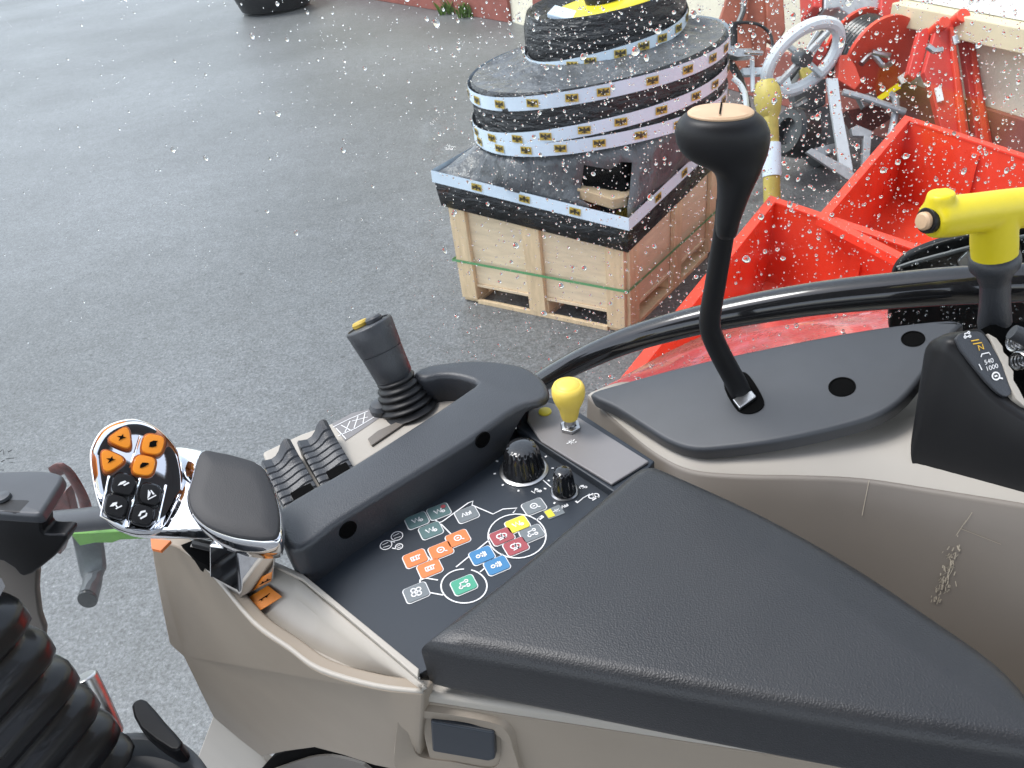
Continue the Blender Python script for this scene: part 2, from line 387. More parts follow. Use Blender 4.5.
def fold(R, s, sm_=0): return [p+(V((ref_c.x, ref_c.y, p.z))-p).normalized()*(s*FOLD[i])+UP*(s*.5*FOLD[(i+7) % 64]) for i, p in enumerate(R)]
rj = lambda R, s: [p+V((random.uniform(-s, s), random.uniform(-s, s), random.uniform(-s, s))) for p in R]
g = G(); g.rings([sq_ring(zs_, .03), rj(sq_ring(lambda u, v: (zs_(u, v)+zt_(u, v))/2, .036), .007), sq_ring(zt_, .04)], caps=False); finish('film_skirt', g, M['film'], load, solid=.004, ang=60)
g = G()
r0 = sq_ring(lambda u, v: zt_(u, v)+.002, .036)
r3 = ell_ring(cA, RXA*.97, RYA*.97, zA0, ref)
rows = [r0, rj(fold([a.lerp(b, .2)-UP*.02 for a, b in zip(r0, r3)], .012), .008), rj(fold([a.lerp(b, .5)-UP*.03 for a, b in zip(r0, r3)], .032), .008), rj(fold([a.lerp(b, .8)-UP*.02 for a, b in zip(r0, r3)], .024), .006), r3]
vs = [[g.v(p) for p in r] for r in rows]
for j in range(4):
    for i in range(64):
        if j < 3 and i in (0, 1, 2, 3) and not (j == 0 and i == 3): continue
        g.f([vs[j][i], vs[j][(i+1) % 64], vs[j+1][(i+1) % 64], vs[j+1][i]])
ib = G(); ib.rings([[Lc(.5, .5, 0).lerp(p, .86) for p in r0], [a.lerp(b, .9)*.97+Lc(.5, .5, .9)*.03 for a, b in zip(r0, r3)]]); finish('gap_shade_core', ib, M['hole'], load)  # near-black core stands in for the shade behind the torn film
# a torn opening on the near corner shows the carton inside
bmesh.ops.recalc_face_normals(g.b, faces=g.b.faces)
finish('film_shroud', g, M['filmsheen'], load, solid=.004, ang=80)
g = G()
o = Lc(.1, .1, 0)
g.prism([Lc(.015, .05, .80), Lc(.06, .0, .80), Lc(.24, .0, .84), Lc(.24, .16, .84), Lc(.02, .16, .80)], UP*.06); finish('carton', g, M['card'], load, bevel=.004)
g = G()
g.rings([ell_ring(cA, RXA*.95, RYA*.95, zA0-.03, ref), ell_ring(cA, RXA, RYA, zA0+.04, ref), rj(fold(ell_ring(cA, RXA*.98, RYA*.98, zA0+.13, ref), .008), .006), rj(fold(ell_ring(cA, RXA*.985, RYA*.985, (zA0+zA1)/2+.03, ref), .01), .006), ell_ring(cA, RXA, RYA, zA1-.03, ref), ell_ring(cA, RXA*.97, RYA*.97, zA1, ref)], caps=False)
finish('lower_drum', g, M['film'], load, ang=60)
g = G()
ra = ell_ring(cA, RXA*.97, RYA*.97, zA1, ref); rb = ell_ring(cB, RXB*1.0, RYB*1.0, zB0, ref)
g.rings([ra, rj(fold([a.lerp(b, .25)-UP*.012 for a, b in zip(ra, rb)], .010), .005), rj(fold([a.lerp(b, .5)-UP*.014 for a, b in zip(ra, rb)], .02), .005), rj(fold([a.lerp(b, .8)-UP*.008 for a, b in zip(ra, rb)], .012), .004), rb], caps=False); finish('film_shoulder', g, M['filmsheen'], load, ang=80)
g = G()
def eB(s, z): return ell_ring(cB, RXB*s, RYB*s, z, ref)
g.rings([eB(.98, zB0), eB(1.03, zB0+.07), rj(eB(1.02, zB0+.16), .008), eB(.98, zB0+.23), eB(.9, zB1), eB(.76, zB1-.01), eB(.68, zB1-.07), eB(.66, zB0)], caps=False); finish('upper_ring', g, M['film'], load, ang=70)
g = G(); g.rings([eB(.665, zB0+.02), eB(.665, zB1-.03)], caps=False); finish('yellow_liner', g, M['yellow'], load)
g = G(); g.rings([eB(.67, zB1-.04), eB(.62, zB1+.0), eB(.45, zB1+.015), eB(.2, zB1+.015)]); finish('yellow_pack', g, M['yellow'], load, ang=60)
g = G(); c_ = V((cB.x-.25, cB.y-.12, zB1-.012)); g.box(c_, V((.07, -.04, -.02)), V((.03, .05, .01)), V((0, 0, .016))); finish('white_pack', g, M['tape'], load, bevel=.01)
g = G(); c_ = V((cB.x+.24, cB.y-.12, zB1+.0)); g.box(c_, V((.09, .05, .01)), V((-.03, .06, .01)), V((0, 0, .02))); finish('blue_pack', g, M['keyblue'], load, bevel=.01)
g = G(); g.rings([eB(.22, zB1+.01), eB(.25, zB1+.05), eB(.2, zB1+.14), eB(.05, zB1+.16)]); finish('hub_core', g, M['black'], load)
def mark(g, p, t, n, w):
    """one printed emblem on the tape: ochre field with a dark winged blot"""
    up = n.cross(t).normalized(); e = n*.0015
    g.mi = 1; g.poly([p+e-t*w-up*w*.6, p+e+t*w-up*w*.6, p+e+t*w+up*w*.6, p+e-t*w+up*w*.6])
    g.mi = 2; e = n*.003
    for q in (((-.8, .5), (-.1, .12), (-.1, -.12), (-.85, -.2)), ((.8, .5), (.1, .12), (.1, -.12), (.85, -.2)), ((-.15, .45), (.15, .45), (.12, -.5), (-.12, -.5)), ((-.6, -.5), (-.1, -.1), (.1, -.1), (.6, -.5), (.0, -.3))):
        g.poly([p+e+t*(a*w)+up*(b*w) for a, b in q])
    g.mi = 0
def ring_tape(c, rx, ry, z, w, tilt, n=90, start=0):
    g = G(); lo = []; hi = []
    for k in range(n):
        a = 2*PI*k/n; zz = z+TL*rx*math.cos(a)+tilt[0]*math.cos(a)+tilt[1]*math.sin(a)+.008*math.sin(3*a+start)
        p = V((c.x+rx*math.cos(a), c.y+ry*math.sin(a), 0)); lo.append(p+UP*zz); hi.append(p*1+UP*(zz+w))
    g.rings([lo, hi], caps=False)
    m = 22
    for k in range(m):
        a = 2*PI*(k+start+random.uniform(-.16, .16))/m; zz = z+TL*rx*math.cos(a)+tilt[0]*math.cos(a)+tilt[1]*math.sin(a)+.008*math.sin(3*a+start)+w/2
        p = V((c.x+rx*math.cos(a), c.y+ry*math.sin(a), zz)); nn = V((math.cos(a)/rx, math.sin(a)/ry, 0)).normalized()
        t = V((-nn.y, nn.x, 0)); mark(g, p+nn*.003, t, nn, .035)
    return g
TM = [M['tape'], M['tapeyellow'], M['tapeblack']]
e = .008
finish('printed_tape', ring_tape(cA, RXA+e, RYA+e, zA1-.085, .075, (.0, 0), start=.3), TM, load, recalc=False)
finish('printed_tape', ring_tape(cA, RXA+e, RYA+e, zA0+.085, .07, (.03, 0), start=.7), TM, load, recalc=False)
finish('printed_tape', ring_tape(cA, RXA+e*1.4, RYA+e*1.4, zA0-.01, .075, (-.02, .0), start=.1), TM, load, recalc=False)
finish('printed_tape', ring_tape(cB, RXB*1.03+e, RYB*1.03+e, zB0-.01, .07, (.04, .02), start=.5), TM, load, recalc=False)
g = G(); lo = sq_ring(lambda u, v: zt_(u, v)-.05, .047); hi = sq_ring(lambda u, v: zt_(u, v)+.025, .045); g.rings([lo, hi], caps=False)
for i in range(0, 64, 4):
    p = (lo[i+2 if i % 16 == 0 else i]+hi[i])/2 if i % 16 else None
    if p is None: continue
    sd = i//16; t = (lo[(i+1) % 64]-lo[i-1]).normalized(); nn = V((t.y, -t.x, 0)); nn = nn if nn.dot(p-Lc(.5, .5, 0)) > 0 else -nn
    mark(g, lo[i].lerp(hi[i], .5)+nn*.003, t, nn, .036)
finish('printed_tape', g, TM, load, recalc=False)

# ================================================================== RED TIPPING BOXES
def bucket(corner, pl, pr_, Ll, Lr, zr, h, label):
    d1 = (pl-corner).normalized(); d2 = (pr_-corner).normalized()
    a1 = math.atan2(d1.y, d1.x); a2 = math.atan2(d2.y, d2.x); dif = (a2-a1) % (2*PI); ex = (PI/2-dif)/2
    ex *= .15; d1 = V((math.cos(a1-ex), math.sin(a1-ex), 0)); d2 = V((math.cos(a2+ex), math.sin(a2+ex), 0))
    t = thing('tipping_box', label, 'steel box', V((corner.x, corner.y, 0))+d1*Ll/2+d2*Lr/2, 'red steel boxes on the yard')
    def Q(u, v, z): return V((corner.x, corner.y, 0))+d1*u+d2*v+UP*z
    zt = zr; fl = .05; zb = zr-h
    g = G()
    def rect(o, z, sl=0): return [Q(o, o, z), Q(Ll-o-sl, o, z), Q(Ll-o-sl, Lr-o, z), Q(o, Lr-o, z)]
    g.rings([rect(fl+.006, zt-.012), rect(fl+.006, zb, .25), ], caps=False)
    g.rings([rect(fl, zb-.02, .25), rect(fl, zt-.012)], caps=False)
    g.poly(rect(fl+.006, zb+.001, .25)); g.poly(rect(fl, zb-.02, .25))
    finish('box_body', g, M['red'], t, solid=0, recalc=False)
    g = G()
    o, i = rect(0, zt), rect(fl+.012, zt); o2, i2 = rect(0, zt-.05), rect(fl+.012, zt-.013)
    g.rings([i2, i, o, o2, [p+(UP*0) for p in rect(.008, zt-.05)], rect(.008, zt-.012)], caps=False); finish('rim', g, M['red_rim'], t, bevel=.004)
    for u in (.12, Ll-.3):
        for v in (.12, Lr-.2):
            g = G(); g.box(Q(u, v, (zb-.02)/2), d1*.04, d2*.04, UP*((zb-.022)/2)); finish('foot', g, M['red_rim'], t)
    for v in (Lr*.36, Lr*.7): g = G(); g.box(Q(fl+.02, v, (zt+zb)/2-.02), d1*.012, d2*.03, UP*(h/2-.05)); finish('stiffener', g, M['red'], t)
    return t
zr = .66
bucket(A(770, 195, -H+zr), A(655, 355, -H+zr), A(905, 243, -H+zr), 2.2, 1.75, zr, .52, 'bright red open steel box nearer the tractor, beside the crate')
zr = .70
bucket(A(905, 115, -H+zr), A(838, 212, -H+zr), A(1022, 156, -H+zr), (A(905, 115, -H+zr)-A(833, 219, -H+zr)).length, 1.7, zr, .55, 'bright red open steel box farther back, below the red link arms')

# ================================================================== MACHINERY BY THE WALL
def px_tube(g, pts, depth, rpx, **k):
    P = [AD(x, y, depth if not isinstance(depth, (list, tuple)) else depth[i]) for i, (x, y) in enumerate(pts)]
    if k.pop('smooth', 0): P = smooth_path(P, 6)
    g.tube(P, rpx*pm(P[0]), **k); return g
def px_slab(g, pts, depth, th):
    P = [AD(x, y, depth) for x, y in pts]; g.prism(P, cf*th); return g
# white hoop on a stand
D = 6.0; c = AD(803, 58, D); k = pm(c)
hoop = thing('wheel_hoop', 'pale grey metal hoop on a flat bar stand before the hose reel', 'hoop', A(850, 182, -H))
ma = (AD(830, 32, D-.05)-AD(777, 84, D+.05)); ma = ma.normalized(); mi = (AD(832, 84, D+.2)-AD(779, 36, D-.2)).normalized()
ring = [c+ma*(41*k*math.cos(t*2*PI/40))+mi*(30*k*math.sin(t*2*PI/40)) for t in range(40)]
g = G(); g.tube(ring, 6.4*k, 10, closed=True); finish('ring', g, M['hoop'], hoop)
for q in ([(778, 84), (803, 58)], [(803, 58), (828, 32)], [(803, 58), (786, 44)], [(803, 58), (822, 76)]):
    g = G(); px_tube(g, q, D+.06, 3.2, seg=8); finish('spoke', g, M['galv'], hoop)
g = G(); hn_ = ma.cross(mi).normalized(); g.tube([c-hn_*.05, c+hn_*.07], 8*k, 18); finish('hub', g, M['darkmetal'], hoop, bevel=.01)
g = G(); px_slab(g, [(827, 78), (838, 78), (842, 110), (853, 168), (850, 182), (842, 178), (832, 115)], D, .03); finish('flat_bar', g, M['hoop'], hoop, bevel=.004)
g = G(); px_slab(g, [(806, 152), (812, 148), (850, 168), (855, 174), (853, 182), (845, 178)], D-.05, .03); px_slab(g, [(806, 150), (848, 140), (850, 146), (818, 158)], D+.1, .03); finish('foot_frame', g, M['galv'], hoop, bevel=.004)
g = G(); px_slab(g, [(851, 128), (858, 125), (872, 131), (868, 185), (862, 190), (864, 136), (853, 136)], D+.02, .04); finish('foot_frame', g, M['galv'], hoop, bevel=.004)
# hose reel
D = 6.15
reel = thing('hose_reel', 'red hose reel with coiled black hose on a grey tube stand', 'hose reel', A(890, 165, -H))
c = AD(880, 58, D); k = pm(c); ax = (AD(846, 42, D+.42)-c).normalized(); a_ = (AD(890, 22, D)-AD(868, 95, D)).normalized(); a_ = (a_-ax*a_.dot(ax)).normalized(); b_ = ax.cross(a_)
def disc(g, o, r1, r2, th):
    R = []
    for s_, rr in ((0, .1), (0, .85), (-.25, 1), (-.25, 1.03), (th/k/10, 1.03), (th/k/10, .1)):
        R.append([o+ax*(s_*k*10)+(a_*(r1*math.cos(t*2*PI/36))+b_*(r2*math.sin(t*2*PI/36)))*(rr*k) for t in range(36)])
    g.rings(R)
g = G(); disc(g, c, 40, 34, .02); finish('flange', g, M['red'], reel)
g = G(); disc(g, c+ax*(46*k), 38, 32, .02); finish('flange', g, M['red'], reel)
g = G()
for q in range(7):
    o = c+ax*((6+q*5.6)*k); g.tube([o+a_*(31*k*math.cos(t*2*PI/28))+b_*(27*k*math.sin(t*2*PI/28)) for t in range(28)], 3.4*k, 8, closed=True)
g.rings([[c+ax*(s_*k)+a_*(29*k*math.cos(t*2*PI/28))+b_*(25*k*math.sin(t*2*PI/28)) for t in range(28)] for s_ in (2, 44)])
finish('hose', g, M['rubber'], reel)
g = G(); px_tube(g, [(861, 64), (872, 55), (884, 66), (892, 62)], D-.08, 3, seg=8, smooth=1); px_tube(g, [(872, 52), (890, 56)], D-.1, 3, seg=8); finish('hose_fitting', g, M['steel'], reel)
g = G(); px_tube(g, [(843, 92), (868, 99), (905, 112)], D-.15, 3.4, seg=10); px_tube(g, [(889, 93), (896, 104), (890, 140), (882, 172)], D-.1, 3.6, seg=10, smooth=1); finish('stand', g, M['galv'], reel)
g = G(); px_slab(g, [(877, 97), (898, 83), (901, 88), (880, 101)], D-.12, .01); finish('yellow_label', g, M['yellow'], reel)
g = G(); px_slab(g, [(898, 77), (905, 72), (911, 79), (902, 84)], D-.12, .01); finish('white_label', g, M['white'], reel)
g = G(); px_slab(g, [(840, 55), (848, 54), (856, 66), (862, 82), (855, 90), (838, 80)], D-.12, .1); finish('bracket', g, M['red'], reel, bevel=.01)
# red link arms
D = 5.75
arms = thing('link_arms', 'pair of tall red steel arms with pins leaning against the cream wall', 'machine arms', A(975, 165, -H))
for i, (q, dd) in enumerate((([(955, 12), (963, 8), (970, 11), (994, 150), (978, 150), (962, 40)], D), ([(938, 22), (946, 17), (953, 20), (972, 150), (946, 150), (932, 90), (924, 72)], D-.12))):
    g = G(); px_slab(g, q, dd, .06); finish('arm', g, M['red_old'], arms, bevel=.008)
    g = G(); px_slab(g, [(q[1][0]+4, q[1][1]+10), (q[1][0]+8, q[1][1]+10), (q[3][0]-3, q[3][1]-2), (q[3][0]-10, q[3][1]-2)], dd-.03, .03); finish('arm_rib', g, M['red'], arms, bevel=.006)
g = G(); px_slab(g, [(920, 30), (928, 27), (930, 35), (922, 70), (914, 80), (908, 74)], D-.05, .07); finish('arm', g, M['red_old'], arms, bevel=.008)
for x, y, r in ((964, 15, 7), (945, 22, 6)):
    g = G(); p = AD(x, y, D-.2); g.tube([p, p+cf*.3], r*pm(p), 14); finish('pin_boss', g, M['red'], arms, bevel=.006)
for q in ([(927, 46), (934, 51), (942, 50)], [(955, 36), (957, 44)]):
    g = G(); px_tube(g, q, D-.22, 3.2, seg=8); finish('lynch_pin', g, M['steel'], arms)
g = G(); px_slab(g, [(935, 88), (941, 86), (944, 100), (938, 102)], D-.14, .01); finish('white_label', g, M['white'], arms)
# grey gearbox with red end at the top edge
D = 6.3
gb = thing('gearbox', 'grey metal gearbox with red end plates standing above the hose reel', 'gearbox', AD(865, 40, D))
g = G(); px_slab(g, [(825, -30), (882, -40), (880, 20), (858, 22), (840, 8), (824, 10)], D, .3); finish('housing', g, M['galv'], gb, bevel=.02)
g = G(); px_slab(g, [(883, -40), (920, -30), (916, 12), (904, 24), (880, 22)], D-.05, .35); finish('end_plate', g, M['red_old'], gb, bevel=.02)
g = G(); px_slab(g, [(812, -30), (824, -30), (823, 9), (814, 7)], D, .3); finish('end_plate', g, M['red_old'], gb, bevel=.02)
g = G(); px_tube(g, [(908, 3), (911, 7)], D-.08, 5, seg=10); finish('bolt', g, M['steel'], gb)
# rust red folded implement
D = 6.5
fold = thing('folded_implement', 'rust-red folded sheet implement upright between wrapped stack and hoop', 'implement', AD(750, 80, D))
for i, q in enumerate(([(735, -30), (752, -30), (748, 20), (730, 40), (716, 30)], [(750, -30), (764, -30), (768, 40), (762, 70), (744, 60), (746, 20)], [(764, -30), (782, -30), (786, 30), (776, 45), (768, 40)], [(728, 28), (748, 20), (756, 62), (740, 72), (724, 60)])):
    g = G(); px_slab(g, q, D+[.0, .06, .02, -.04][i], .06); finish('sheet', g, M['brown_red'], fold, bevel=.015)
g = G(); px_tube(g, [(745, -20), (743, 12), (738, 24)], D-.08, 3, seg=8); finish('rod', g, M['darkmetal'], fold)
# hydraulic coupling block with hoses
D = 5.9
hyd = thing('hydraulic_valve', 'pale metal valve with looping black hose beside the wrapped stack', 'valve', A(735, 190, -H))
g = G(); px_tube(g, [(720, 30), (735, 23), (757, 24), (770, 34), (773, 50)], D+.1, 1.6, seg=8, smooth=1); px_tube(g, [(726, 58), (740, 80), (748, 120), (746, 190)], D+.1, 4, seg=8, smooth=1); finish('hose', g, M['rubber'], hyd)
g = G(); px_tube(g, [(734, 25), (734, 45)], D, 3.4, seg=10); finish('hand_grip', g, M['black'], hyd)
g = G(); px_slab(g, [(722, 40), (732, 38), (738, 48), (752, 48), (752, 56), (738, 57), (728, 54)], D, .08); px_tube(g, [(744, 52), (763, 53)], D, 2.5, seg=8); finish('valve_body', g, M['steel'], hyd, bevel=.01)
g = G(); px_tube(g, [(733, 78), (741, 86), (746, 100), (747, 130)], D-.1, 2.8, seg=8, smooth=1); px_slab(g, [(742, 68), (766, 67), (766, 74), (744, 75)], D+.1, .05); px_tube(g, [(752, 57), (753, 92)], D+.1, 2.2, seg=8); finish('white_pipe', g, M['hoop'], hyd)
# yellow drive shaft
D = 5.7
pto = thing('drive_shaft', 'yellow guarded drive shaft with white label standing behind the red box', 'drive shaft', A(770, 205, -H))
P = [AD(x, y, D) for x, y in ((766, 82), (767, 90), (768, 100), (769, 113), (770, 118), (773, 235))]; k = pm(P[0])
g = G(); g.tube(P, [9*k, 12.5*k, 13.5*k, 11*k, 8*k, 8.3*k], 20); finish('shaft_guard', g, M['ptoyellow'], pto)
g = G(); px_tube(g, [(771.2, 144), (772, 177)], D, 9.2, seg=20); finish('white_label', g, M['tape'], pto)
g = G(); px_slab(g, [(757, 82), (763, 78), (768, 86), (774, 80), (776, 90), (762, 92)], D, .08); finish('yoke', g, M['ptoyellow'], pto, bevel=.01)
# black wheel hub / coulter
D = 6.1
hub = thing('rubber_wheel', 'small black rubber wheel lying behind the hoop stand', 'wheel', A(800, 165, -H))
c = AD(796, 133, D); k = pm(c); axx = (cr*.9+cf*.4).normalized()
g = G(); R = []
for r_, s_ in ((13, 0), (21, 0), (24, 4), (24, 22), (21, 26), (13, 26), (13, 0)):
    u_, w_ = perp(axx); R.append([c+axx*((s_-13)*k)+(u_*math.cos(t*2*PI/30)+w_*math.sin(t*2*PI/30))*(r_*k) for t in range(30)])
g.rings(R, caps=False); finish('tyre', g, M['rubber'], hub)
g = G(); g.tube([c-axx*(4*k), c+axx*(30*k)], 12.8*k, 20); finish('rim', g, M['darkmetal'], hub)
mach0 = None
mach = thing('soil_tool', 'dark red and black steel tool frame under the hose reel', 'tool frame', A(850, 160, -H))
g = G(); px_slab(g, [(808, 112), (830, 104), (838, 150), (822, 165), (806, 150)], 6.35, .15); px_slab(g, [(790, 88), (826, 78), (826, 104), (800, 116)], 6.45, .1); finish('side_plate', g, M['darkmetal'], mach, bevel=.01)
g = G(); px_slab(g, [(846, 110), (880, 104), (892, 118), (870, 132), (856, 128)], 6.4, .12); finish('red_plate', g, M['darkred'], mach, bevel=.01)
g = G(); px_tube(g, [(784, 118), (795, 106), (806, 100)], 6.2, 3.5, seg=8); finish('pin', g, M['steel'], mach); g = G(); px_slab(g, [(858, 96), (876, 90), (878, 100), (864, 108)], 6.2, .06); finish('clevis', g, M['steel'], mach, bevel=.008)

g = G(); px_slab(g, [(783, 88), (791, 91), (827, 36), (817, 30)], 6.3, .05); finish('grey_bar', g, M['galv'], mach, bevel=.006)
g = G(); px_tube(g, [(777, 94), (798, 68), (823, 32)], 6.25, 2.6, seg=8, smooth=1); finish('hose', g, M['rubber'], mach)
g = G(); px_slab(g, [(800, 70), (811, 59), (816, 71), (805, 84)], 6.22, .05); finish('coupling', g, M['ptoyellow'], mach, bevel=.008)
g = G(); px_slab(g, [(775, 78), (789, 73), (793, 88), (781, 95)], 6.22, .05); finish('light_plate', g, M['hoop'], mach, bevel=.008)
g = G(); px_slab(g, [(812, 38), (824, 34), (828, 52), (818, 66), (812, 60)], 6.4, .05); finish('red_plate', g, M['red_old'], mach, bevel=.008)
# ================================================================== TRACTOR CAB: ARMREST CONSOLE
ZP = -.46; ZR = -.42
con = thing('armrest_console', 'beige tractor armrest console with black padded top and button panel', 'console', A(420, 690, -.7))
# --- side panel
rim = [A(x, y, z) for x, y, z in ((150, 542, -.462), (164, 543, -.462), (180, 549, -.462), (209, 572, -.466), (251, 623, -.474), (288, 650, -.474), (319, 672, -.472), (374, 688, -.464), (424, 694, -.46))]
rim = smooth_path(rim, 4)
vp0 = A(150, 542, -.462); vp1 = A(424, 694, -.46); vd = vp1-vp0; vn = V((-vd.y, vd.x, 0)).normalized()
lowpx = [(153, 560), (160, 600), (169, 643), (176, 650), (183, 656), (200, 691), (213, 717), (240, 740), (262, 757), (285, 752), (315, 748), (345, 756), (375, 766), (418, 775)]
sideface = [AP(x, y, vp0+vn*0, vn) for x, y in lowpx]
g = G()
g.prism([*rim, *sideface[::-1]], lambda p: V((-vn.x, -vn.y, 0))*(-.012 if vn.y > 0 else .012))
# in-plane projection of the rim keeps the face flat; the rim itself bends inwards
side = finish('side_panel', g, M['beige'], con, bevel=.0025, seg=3)
# seam line near the latch
# --- tray
inner = [A(x, y, -.455) for x, y in ((192, 543), (215, 546), (274, 562), (303, 580), (340, 612), (419, 678), (424, 690))]
lip = [A(x, y, -.470) for x, y in ((190, 546), (212, 556), (275, 585), (302, 600), (335, 627), (412, 684), (421, 691))]
floor_ = [A(x, y, -.486) for x, y in ((190, 549), (214, 566), (258, 612), (288, 634), (325, 655), (385, 681), (418, 692))]
floor2 = [A(x, y, -.486) for x, y in ((186, 550), (210, 570), (253, 617), (288, 644), (322, 664), (376, 684), (418, 692.5))]
rim2 = [A(x, y, z) for x, y, z in ((181, 549.5, -.463), (209, 572.6, -.4665), (251.5, 622.6, -.4745), (288, 649.5, -.4745), (319, 671.5, -.4725), (374, 687.6, -.4645), (423, 693.6, -.4605))]
sm = lambda l: smooth_path(l, 4)
g = G(); g.rings([sm(inner), sm(lip), sm(floor_), sm(floor2), sm(rim2)], caps=False, closed=False)
finish('storage_tray', g, M['beige_pale_lit'], con, solid=.003, ang=25)
g = G(); g.prism([A(x, y, -.4525) for x, y in ((270, 562), (304, 577), (420, 672), (419, 681), (340, 613), (303, 582), (272, 567))], UP*.004); finish('panel_trim', g, M['beige_pale_lit'], con, bevel=.0008)
g = G(); g.prism([A(x, y, -.4585) for x, y in ((181, 545), (196, 539), (212, 548), (208, 566), (197, 560))], UP*-.02); finish('lever_slot_shade', g, M['hole'], con)  # near-black block; the slot's inner shade is its colour
g = G(); g.prism([A(x, y, -.456) for x, y in ((152, 541), (172, 543), (162, 553), (153, 551))], UP*.003); finish('red_marker', g, M['keyorange'], con)
# sticker with a turtle
g = G(); st = [A(x, y, z) for x, y, z in ((247, 599, -.477), (268, 586, -.468), (282, 597, -.468), (260, 611, -.477))]
g.prism(st, UP*.0006); c = sum(st, V())/4; e1 = (st[1]-st[0]).normalized(); e2 = UP.cross(e1)
g.mi = 1; w = .006
sh = [(-1.2, -.1), (-1.0, .12), (-.8, .1), (-.6, .5), (-.1, .75), (.4, .6), (.75, .2), (1.25, .35), (1.35, .1), (1.0, -.1), (.8, -.1), (.75, -.45), (.5, -.4), (.4, -.15), (-.3, -.15), (-.4, -.45), (-.65, -.45), (-.6, -.12)]
g.poly([c+UP*.0009+e1*(a*w*.75)+e2*(b*w*.75) for a, b in sh])
finish('turtle_sticker', g, [M['sticker'], M['hole']], con, recalc=False)
# --- control panel
g = G(); pl = [A(x, y, ZP) for x, y in ((303, 577), (512, 429), (520, 428), (650, 492), (640, 540), (420, 674))]
g.prism(pl, UP*-.006); panel = finish('control_panel', g, M['panel'], con, bevel=.0006)
c0 = A(420, 520, ZP); E1 = (A(431, 515.7, ZP)-c0).normalized(); E2 = UP.cross(E1).normalized()
def rr(c, hx, hy, r, n=5):
    out = []
    for sx, sy, a0 in ((1, 1, 0), (-1, 1, PI/2), (-1, -1, PI), (1, -1, 3*PI/2)):
        for i in range(n+1): a = a0+PI/2*i/n; out.append(c+E1*(sx*(hx-r)+r*math.cos(a))+E2*(sy*(hy-r)+r*math.sin(a)))
    return out
def glyph(g, c, kind, s, n=UP):
    P = lambda a, b: c+E1*(a*s)+E2*(b*s)
    circ = lambda a, b, r, k=14: [P(a+r*math.cos(2*PI*i/k), b+r*math.sin(2*PI*i/k)) for i in range(k)]
    w = s*.2*E1.length
    L = lambda *q: g.stroke([P(*p) for p in q], w, n)
    Cc = lambda a, b, r: g.stroke(circ(a, b, r), w*.9, n, closed=True)
    if kind == 'fan':
        for i in range(4): a = i*PI/2+.6; Cc(.5*math.cos(a), .5*math.sin(a), .32)
    elif kind == 'mouse': L((-.7, -.2), (-.7, .3), (-.2, .6), (.3, .5), (.2, -.2), (-.3, -.3)); Cc(.5, -.3, .25)
    elif kind == 'circ': Cc(0, 0, .5); L((.35, -.35), (.8, -.6)); L((-.2, 0), (.2, 0))
    elif kind == 'net': Cc(-.5, -.3, .22); Cc(.5, .4, .22); Cc(.5, -.4, .22); L((-.4, -.2), (-.4, .4), (.3, .4)); L((-.3, -.3), (.3, -.4))
    elif kind == 'text': L((-.8, -.3), (-.5, .4), (-.2, -.3)); L((0, .4), (0, -.3), (.35, -.3), (.4, .1), (.05, .1)); L((.6, .4), (.6, -.3)); 
    elif kind == 'valve': L((-.8, 0), (-.2, 0)); L((-.2, .5), (.3, -.5), (.3, .5), (-.2, -.5), (-.2, .5)); L((.3, 0), (.8, .3)); L((.5, -.4), (.8, -.4))
    elif kind == 'pto': L((-.7, .4), (-.4, -.4), (-.1, .4), (.2, -.4), (.5, .4)); Cc(.6, -.35, .2)
    elif kind == 'cam': L((-.6, -.4), (-.6, .3), (.5, .3), (.5, -.4), (-.6, -.4)); Cc(-.05, -.05, .26); L((.5, .1), (.8, .3))
    elif kind == 'leaf': Cc(-.35, .1, .38); Cc(.3, -.05, .38); L((-.6, -.6), (.6, -.45)); L((0, .6), (.2, -.6))
    elif kind == 'axle': Cc(-.55, 0, .25); L((-.3, 0), (.3, 0)); L((.3, .5), (.3, -.5)); L((.55, .4), (.55, -.4)); L((0, .4), (0, -.4))
    else: L((-.6, -.3), (0, .5), (.6, -.3)); L((-.6, -.5), (.6, -.5))
KEYS = [(417, 521, 'keyteal', 'pto'), (439, 512, 'keyteal', 'pto'), (431, 531, 'keyteal', 'pto'), (467, 515, 'keygrey', 'text'), (534, 507, 'keygrey', 'circ'),
        (415.5, 559, 'keyorange', 'cam'), (441, 551, 'keyorange', 'circ'), (458, 539, 'keyorange', 'circ'), (430, 569, 'keyorange', 'cam'), (416.5, 593, 'keygrey', 'fan'),
        (502, 537, 'keyred', 'leaf'), (517.5, 525, 'keyyellow', 'pto'), (516, 547, 'keyred', 'leaf'), (532, 534, 'keygrey', 'net'), (482, 556, 'keyblue', 'axle'), (497, 566, 'keyblue', 'axle'), (464, 585.5, 'keygreen', 'net')]
for x, y, mk, gl in KEYS:
    c = A(x, y, ZP); g = G(); hx, hy = .0096, .0078
    g.mi = 1; g.poly([p+UP*.0004 for p in rr(c, hx, hy, .003)])
    g.mi = 0; top = rr(c, hx-.0008, hy-.0008, .0026); g.prism([p+UP*.0005 for p in top], UP*.0006)
    g.mi = 1; glyph(g, c+UP*.0014, gl, .0056)
    if (x, y) == (439, 512): g.mi = 2; q = c+E1*.005+E2*.003+UP*.0016; g.poly([q+E1*(.0022*math.cos(i*PI/5))+E2*(.0022*math.sin(i*PI/5)) for i in range(10)])
    finish('printed_key', g, [M[mk], M['white'], M['keyred']], panel, recalc=False)
